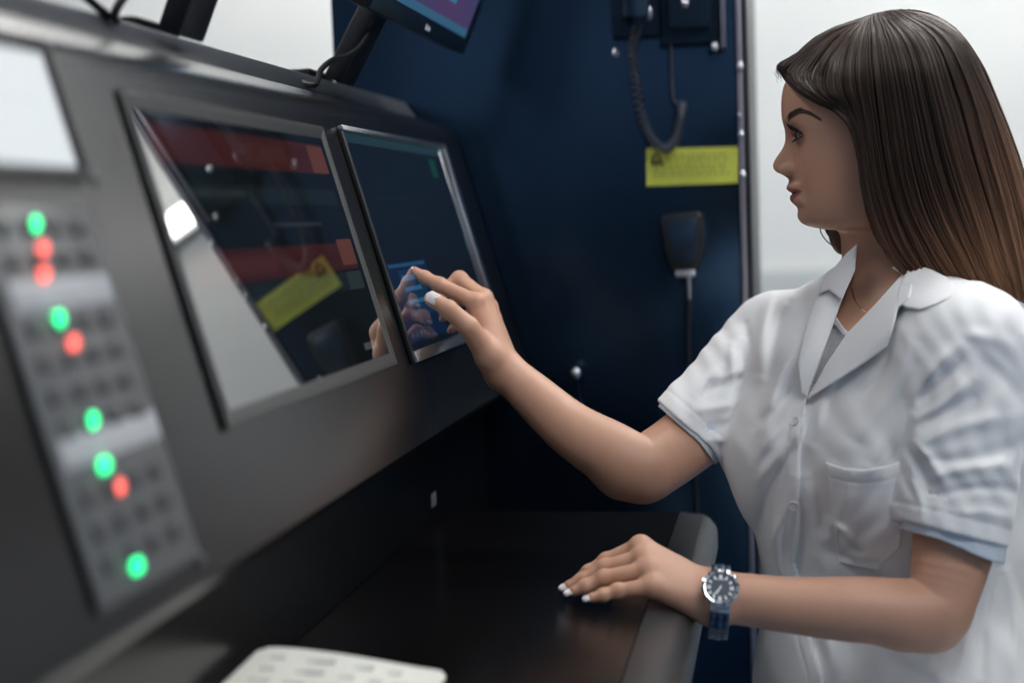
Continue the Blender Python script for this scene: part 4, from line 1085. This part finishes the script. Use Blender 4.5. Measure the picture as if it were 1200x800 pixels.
GUIDES = [[(1003, 27), (970, 38), (938, 62), (917, 80), (924, 96), (945, 113), (975, 127), (996, 140), (1006, 175), (1010, 215), (1020, 262), (1040, 300)],
          [(1006, 26), (975, 45), (950, 72), (940, 92), (960, 115), (990, 130), (1004, 160), (1011, 205), (1020, 255), (1050, 310), (1052, 312)],
          [(1010, 24), (990, 48), (976, 78), (974, 105), (992, 128), (1006, 158), (1013, 205), (1024, 258), (1052, 312), (1062, 322)],
          [(1014, 22), (1002, 50), (998, 90), (1006, 130), (1014, 175), (1022, 225), (1040, 280), (1075, 328)],
          [(1019, 20), (1018, 60), (1022, 110), (1030, 170), (1042, 230), (1065, 290), (1095, 335)],
          [(1026, 17), (1038, 60), (1048, 120), (1058, 185), (1075, 250), (1105, 305), (1128, 340)],
          [(1034, 15), (1060, 55), (1075, 120), (1090, 190), (1110, 250), (1138, 310), (1158, 350)],
          [(1044, 13), (1085, 50), (1106, 115), (1125, 185), (1145, 250), (1165, 310), (1182, 348)],
          [(1054, 12), (1105, 42), (1135, 100), (1155, 170), (1175, 240), (1190, 300), (1202, 352)],
          [(1062, 12.5), (1120, 42), (1150, 95), (1172, 150), (1192, 215), (1208, 280), (1216, 345)],
          [(1068, 13), (1124, 40), (1158, 100), (1179, 150), (1195, 195), (1210, 255), (1220, 340)],
          [(1060, 12.5), (1090, 18.5), (1121, 36.5), (1145, 69), (1160, 103), (1179, 150), (1195, 195), (1209, 253), (1220, 340)]]
GP = [np.array(catmull([np.array((*p, 0.)) for p in g], 26))[:, :2] for g in GUIDES]
def strands(n, sgn, rad):
    V = []; Fc = []; Cc = []
    for k in range(n):
        g = RNG.uniform(0, len(GP)-1.001); i = int(g); t = g-i
        P2 = GP[i]*(1-t)+GP[i+1]*t
        ph, am, fr = RNG.uniform(0, 6.3), RNG.uniform(.5, 2.6), RNG.uniform(.6, 1.6)
        u = np.linspace(0, 1, 26)
        wv = am*np.sin(ph+fr*6.3*u)*u
        P2 = P2+np.stack([wv, wv*.2], 1)+RNG.normal(0, .8, 2)
        st = RNG.integers(0, 4); en = 26-RNG.integers(0, 3); P2 = P2[st:en]
        x, y = P2[:, 0], P2[:, 1]; S = hair_S(x, y)
        pd = poly_sd(x, y, HPOLY)
        lay = .0035*math.sin(g*9.3+1.7*math.sin(g*4.1))+RNG.uniform(-.0012, .0030) if k % 9 else RNG.uniform(.002, .0060)
        s = S+lay
        pts = []
        for (xx, yy, s_) in zip(x, y, s):
            ab = px2ab(xx, yy); pts.append(ab2cam(*(ab*(1-sgn*s_/LH)), sgn*s_))
        pts = to_world(np.array(pts)); r0 = rad*RNG.uniform(.6, 1.5); m_ = len(pts)
        rr = r0*np.concatenate([np.linspace(.6, 1, 4), np.ones(max(m_-9, 0)), np.linspace(1, .15, 5)])[:m_]
        b = MB().tube(pts, rr, 4, cap=False); o = len(V); V += b.v; Fc += [tuple(q+o for q in f) for f in b.f]
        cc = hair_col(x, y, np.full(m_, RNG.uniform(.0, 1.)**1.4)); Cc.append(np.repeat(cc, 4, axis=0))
    return V, Fc, np.concatenate(Cc)
V1, F1, C1 = strands(2600, 1, .00062); V2, F2, C2 = strands(700, -1, .0010)
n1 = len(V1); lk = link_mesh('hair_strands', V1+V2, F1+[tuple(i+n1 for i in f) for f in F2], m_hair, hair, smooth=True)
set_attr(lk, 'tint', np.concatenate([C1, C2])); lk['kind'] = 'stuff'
# loose curl below the chin on the far side, fine flyaway hairs at the forehead
V = []; Fc = []; cs = []
for k in range(70):
    j = RNG.normal(0, 1, 3)
    p = [ab2cam(*px2ab(1004+j[0]*3, 262), -.058), ab2cam(*px2ab(984+j[0]*4, 264+j[1]), -.068), ab2cam(*px2ab(972+j[0]*3.5, 269+j[1]), -.070), ab2cam(*px2ab(976+j[0]*4, 279+j[1]*2), -.068), ab2cam(*px2ab(990+j[0]*4, 291+j[1]*2), -.062), ab2cam(*px2ab(1003, 296), -.055)]
    b = MB().tube(to_world(np.array(catmull(p, 14))), .0007, 4, cap=False); o = len(V); V += b.v; Fc += [tuple(q+o for q in f) for f in b.f]; cs += [(.10, .06, .035) if k % 4 == 0 else (.03, .018, .012)]*len(b.v)
for k in range(20):
    x0, y0 = RNG.uniform(908, 935), 0; y0 = np.interp(x0, [908, 921, 934], [77, 68, 60])+RNG.uniform(0, 6)
    a = RNG.uniform(-.008, .02); p = [(x0+14, y0-6), (x0+4, y0+1), (x0-RNG.uniform(0, 4), y0+RNG.uniform(2, 10)), (x0+RNG.uniform(-2, 5), y0+RNG.uniform(12, 22))]
    b = MB().tube(to_world(np.array(catmull([ab2cam(*px2ab(*q), a) for q in p], 10))), .00020, 4, cap=False); o = len(V); V += b.v; Fc += [tuple(q+o for q in f) for f in b.f]; cs += [(.06, .045, .035)]*len(b.v)
o = link_mesh('loose_strands', V, Fc, m_hair, hair, smooth=True); set_attr(o, 'tint', np.array(cs)); o['kind'] = 'stuff'

# ------------------------------------------------------------------ wristwatch
m_wsteel = mat('watch_steel', (.66, .68, .72), rough=.22, metal=1., noise=(400, .05))
m_wdark = mat('blue_steel_links', (.10, .135, .19), rough=.28, metal=1., noise=(400, .1))
m_dial = mat('blue_grey_dial', (.055, .075, .11), rough=.3, noise=(300, .15))
m_mark = mat('watch_markers', (.75, .78, .82), rough=.3, noise=(300, .03))
AX = J(870, 702, 1.422)-J(815, 698, 1.428); AX /= np.linalg.norm(AX)
WN = np.array((-.08, .47, -.88)); WN = WN-WN @ AX*AX; WN /= np.linalg.norm(WN)
WC = J(844, 689.5, 1.3885)
wa = thing('wristwatch', to_world(WC), 'steel wristwatch with dark blue dial and link bracelet on the left wrist', 'watch')
Rw = np.stack([AX, np.cross(WN, AX), WN], 1)                            # x along arm, y across, z out of the dial
if Rw[1, 1] < 0: Rw[:, 0] *= -1; Rw[:, 1] *= -1
def wp(x, y, z): return to_world(WC+Rw @ np.array((x, y, z)))
RW = M @ Rw; WO = to_world(WC)
MB().lathe([(.0150, -.0045), (.0178, -.0035), (.0182, .0005), (.0176, .0016), (.0150, .0018)], 48, RW, WO).build('case', m_wsteel, wa, smooth=True, sharp=50)
bz = MB(); prof = [(.0146, .0018), (.0182, .0019), (.0186, .0030), (.0160, .0046), (.0146, .0044)]
v = []; f = []; n = 72
for k in range(n):
    an = 2*math.pi*k/n; sc = 1+.02*(1 if (k//3) % 2 else -1)
    for (r, z) in prof: v.append(RW @ np.array((r*(sc if r > .017 else 1)*math.cos(an), r*(sc if r > .017 else 1)*math.sin(an), z))+WO)
for k in range(n):
    for i in range(5): f.append((k*5+i, ((k+1) % n)*5+i, ((k+1) % n)*5+(i+1) % 5, k*5+(i+1) % 5))
bz.add(v, f); bzo = bz.build('bezel', m_wsteel, wa, smooth=True, sharp=30)
for k in range(12):
    an = math.pi/6*k+.26; d = MB()
    d.lathe([(.0014, -.0004), (.0014, .0006), (.0004, .0008)], 10, RW, wp(.0166*math.cos(an), .0166*math.sin(an), .0042)); d.build('bezel_dot', m_black, bzo, smooth=True)
MB().lathe([(.0145, .0019), (.0145, .0026), (.0003, .0027)], 48, RW, WO).build('dial', m_dial, wa, smooth=True, sharp=40)
mk = MB()
for k in range(12):
    an = math.pi/6*k; c, s = math.cos(an), math.sin(an); l0, l1, hw_ = (.0095, .0132, .0011) if k % 3 else (.0090, .0132, .0017)
    q = [wp(r*c-w_*s, r*s+w_*c, z) for z in (.0028, .0033) for r in (l0, l1) for w_ in (-hw_, hw_)]
    mk.add(q, [(0, 2, 3, 1), (4, 5, 7, 6), (0, 1, 5, 4), (2, 6, 7, 3), (0, 4, 6, 2), (1, 3, 7, 5)])
for k in range(5): mk.add([wp(-.0035+.0016*k+x, .0078+y, z) for z in (.0028, .0031) for y in (0, .0016) for x in (0, .0010)], [(0, 2, 3, 1), (4, 5, 7, 6), (0, 1, 5, 4), (2, 6, 7, 3), (0, 4, 6, 2), (1, 3, 7, 5)])
mk.build('hour_markers', m_mark, wa)
for (ang, L, w_) in ((-52, .0115, .0007), (-60, .0075, .0010)):
    an = math.radians(ang); c, s = math.cos(an), math.sin(an)
    MB().add([wp(r*c-q*s, r*s+q*c, z) for z in (.0035, .0039) for r in (-.002, L) for q in (-w_, w_)], [(0, 2, 3, 1), (4, 5, 7, 6), (0, 1, 5, 4), (2, 6, 7, 3), (0, 4, 6, 2), (1, 3, 7, 5)]).build('watch_hand', m_mark, wa)
# bracelet: links around a loose ring on the forearm axis
CW = J(843, 705, 1.421); rel = WC-CW; rel = rel-rel @ AX*AX; r_in = np.linalg.norm(rel)
e1 = rel/r_in; e2 = np.cross(AX, e1); e2 = e2 if e2[1] > 0 else -e2
NL = 22
for k in range(NL):
    an0 = .62+(2*math.pi-1.24)*k/NL; an1 = .62+(2*math.pi-1.24)*(k+.90)/NL
    lk_ = MB()
    for (x0, x1, bulge) in ((-.0095, -.0036, 0), (-.0034, .0034, .0007), (.0036, .0095, 0)):
        v = []
        for r in (r_in-.0042, r_in-.0008+bulge):
            for an in (an0, an1):
                for x in (x0, x1): v.append(to_world(CW+AX*x+(e1*math.cos(an)+e2*-math.sin(an))*r))
        lk_.add(v, [(0, 2, 3, 1), (4, 5, 7, 6), (0, 1, 5, 4), (2, 6, 7, 3), (0, 4, 6, 2), (1, 3, 7, 5)])
    lk_.build('bracelet_link', m_wdark, wa, bevel=.0006)
for sgn in (1, -1):
    an = .40*sgn
    v = []
    for r in (r_in-.004, r_in+.0006):
        for a_ in (an-.22, an+.22):
            for x in (-.0100, .0100): v.append(to_world(CW+AX*x+(e1*math.cos(a_)+e2*-math.sin(a_))*r))
    MB().add(v, [(0, 2, 3, 1), (4, 5, 7, 6), (0, 1, 5, 4), (2, 6, 7, 3), (0, 4, 6, 2), (1, 3, 7, 5)]).build('end_link', m_wsteel, wa, bevel=.001)
# ------------------------------------------------------------------ world, camera, view
w = bpy.data.worlds.new('room_ambience'); scene.world = w; w.use_nodes = True
bg = w.node_tree.nodes['Background']; bg.inputs['Strength'].default_value = .8
_tc = w.node_tree.nodes.new('ShaderNodeTexCoord'); _sp = w.node_tree.nodes.new('ShaderNodeSeparateXYZ'); _mr = w.node_tree.nodes.new('ShaderNodeMapRange'); _rp = w.node_tree.nodes.new('ShaderNodeValToRGB')
_mr.inputs['From Min'].default_value = -.5; _mr.inputs['From Max'].default_value = .5
w.node_tree.links.new(_tc.outputs['Generated'], _sp.inputs[0]); w.node_tree.links.new(_sp.outputs['Z'], _mr.inputs['Value'])
w.node_tree.links.new(_mr.outputs['Result'], _rp.inputs['Fac']); w.node_tree.links.new(_rp.outputs['Color'], bg.inputs['Color'])
_e = _rp.color_ramp.elements; _e[0].position = .30; _e[0].color = (.012, .014, .018, 1); _e[1].position = .72; _e[1].color = (.72, .83, 1., 1)
_n = _e.new(.5); _n.color = (.045, .056, .075, 1); _n = _e.new(.60); _n.color = (.30, .36, .46, 1)
cd = bpy.data.cameras.new('camera'); co = bpy.data.objects.new('camera', cd); COL.objects.link(co); scene.camera = co
cd.sensor_width = 36.; cd.lens = FPX/1200*36.; cd.clip_start = .05
Rm = np.stack([M[:, 0], M[:, 1], -M[:, 2]], axis=1)
co.matrix_world = Matrix([[*Rm[0], CAM[0]], [*Rm[1], CAM[1]], [*Rm[2], CAM[2]], [0, 0, 0, 1]])
cd.dof.use_dof = True; cd.dof.focus_distance = 1.58; cd.dof.aperture_fstop = 1.8; cd.dof.aperture_ratio = 1.5
vs = scene.view_settings; vs.view_transform = 'Standard'; vs.look = 'None'; vs.gamma = 1; vs.exposure = 0.; vs.use_curve_mapping = False
scene.cycles.use_denoising = True
scene.cycles.max_bounces = 8
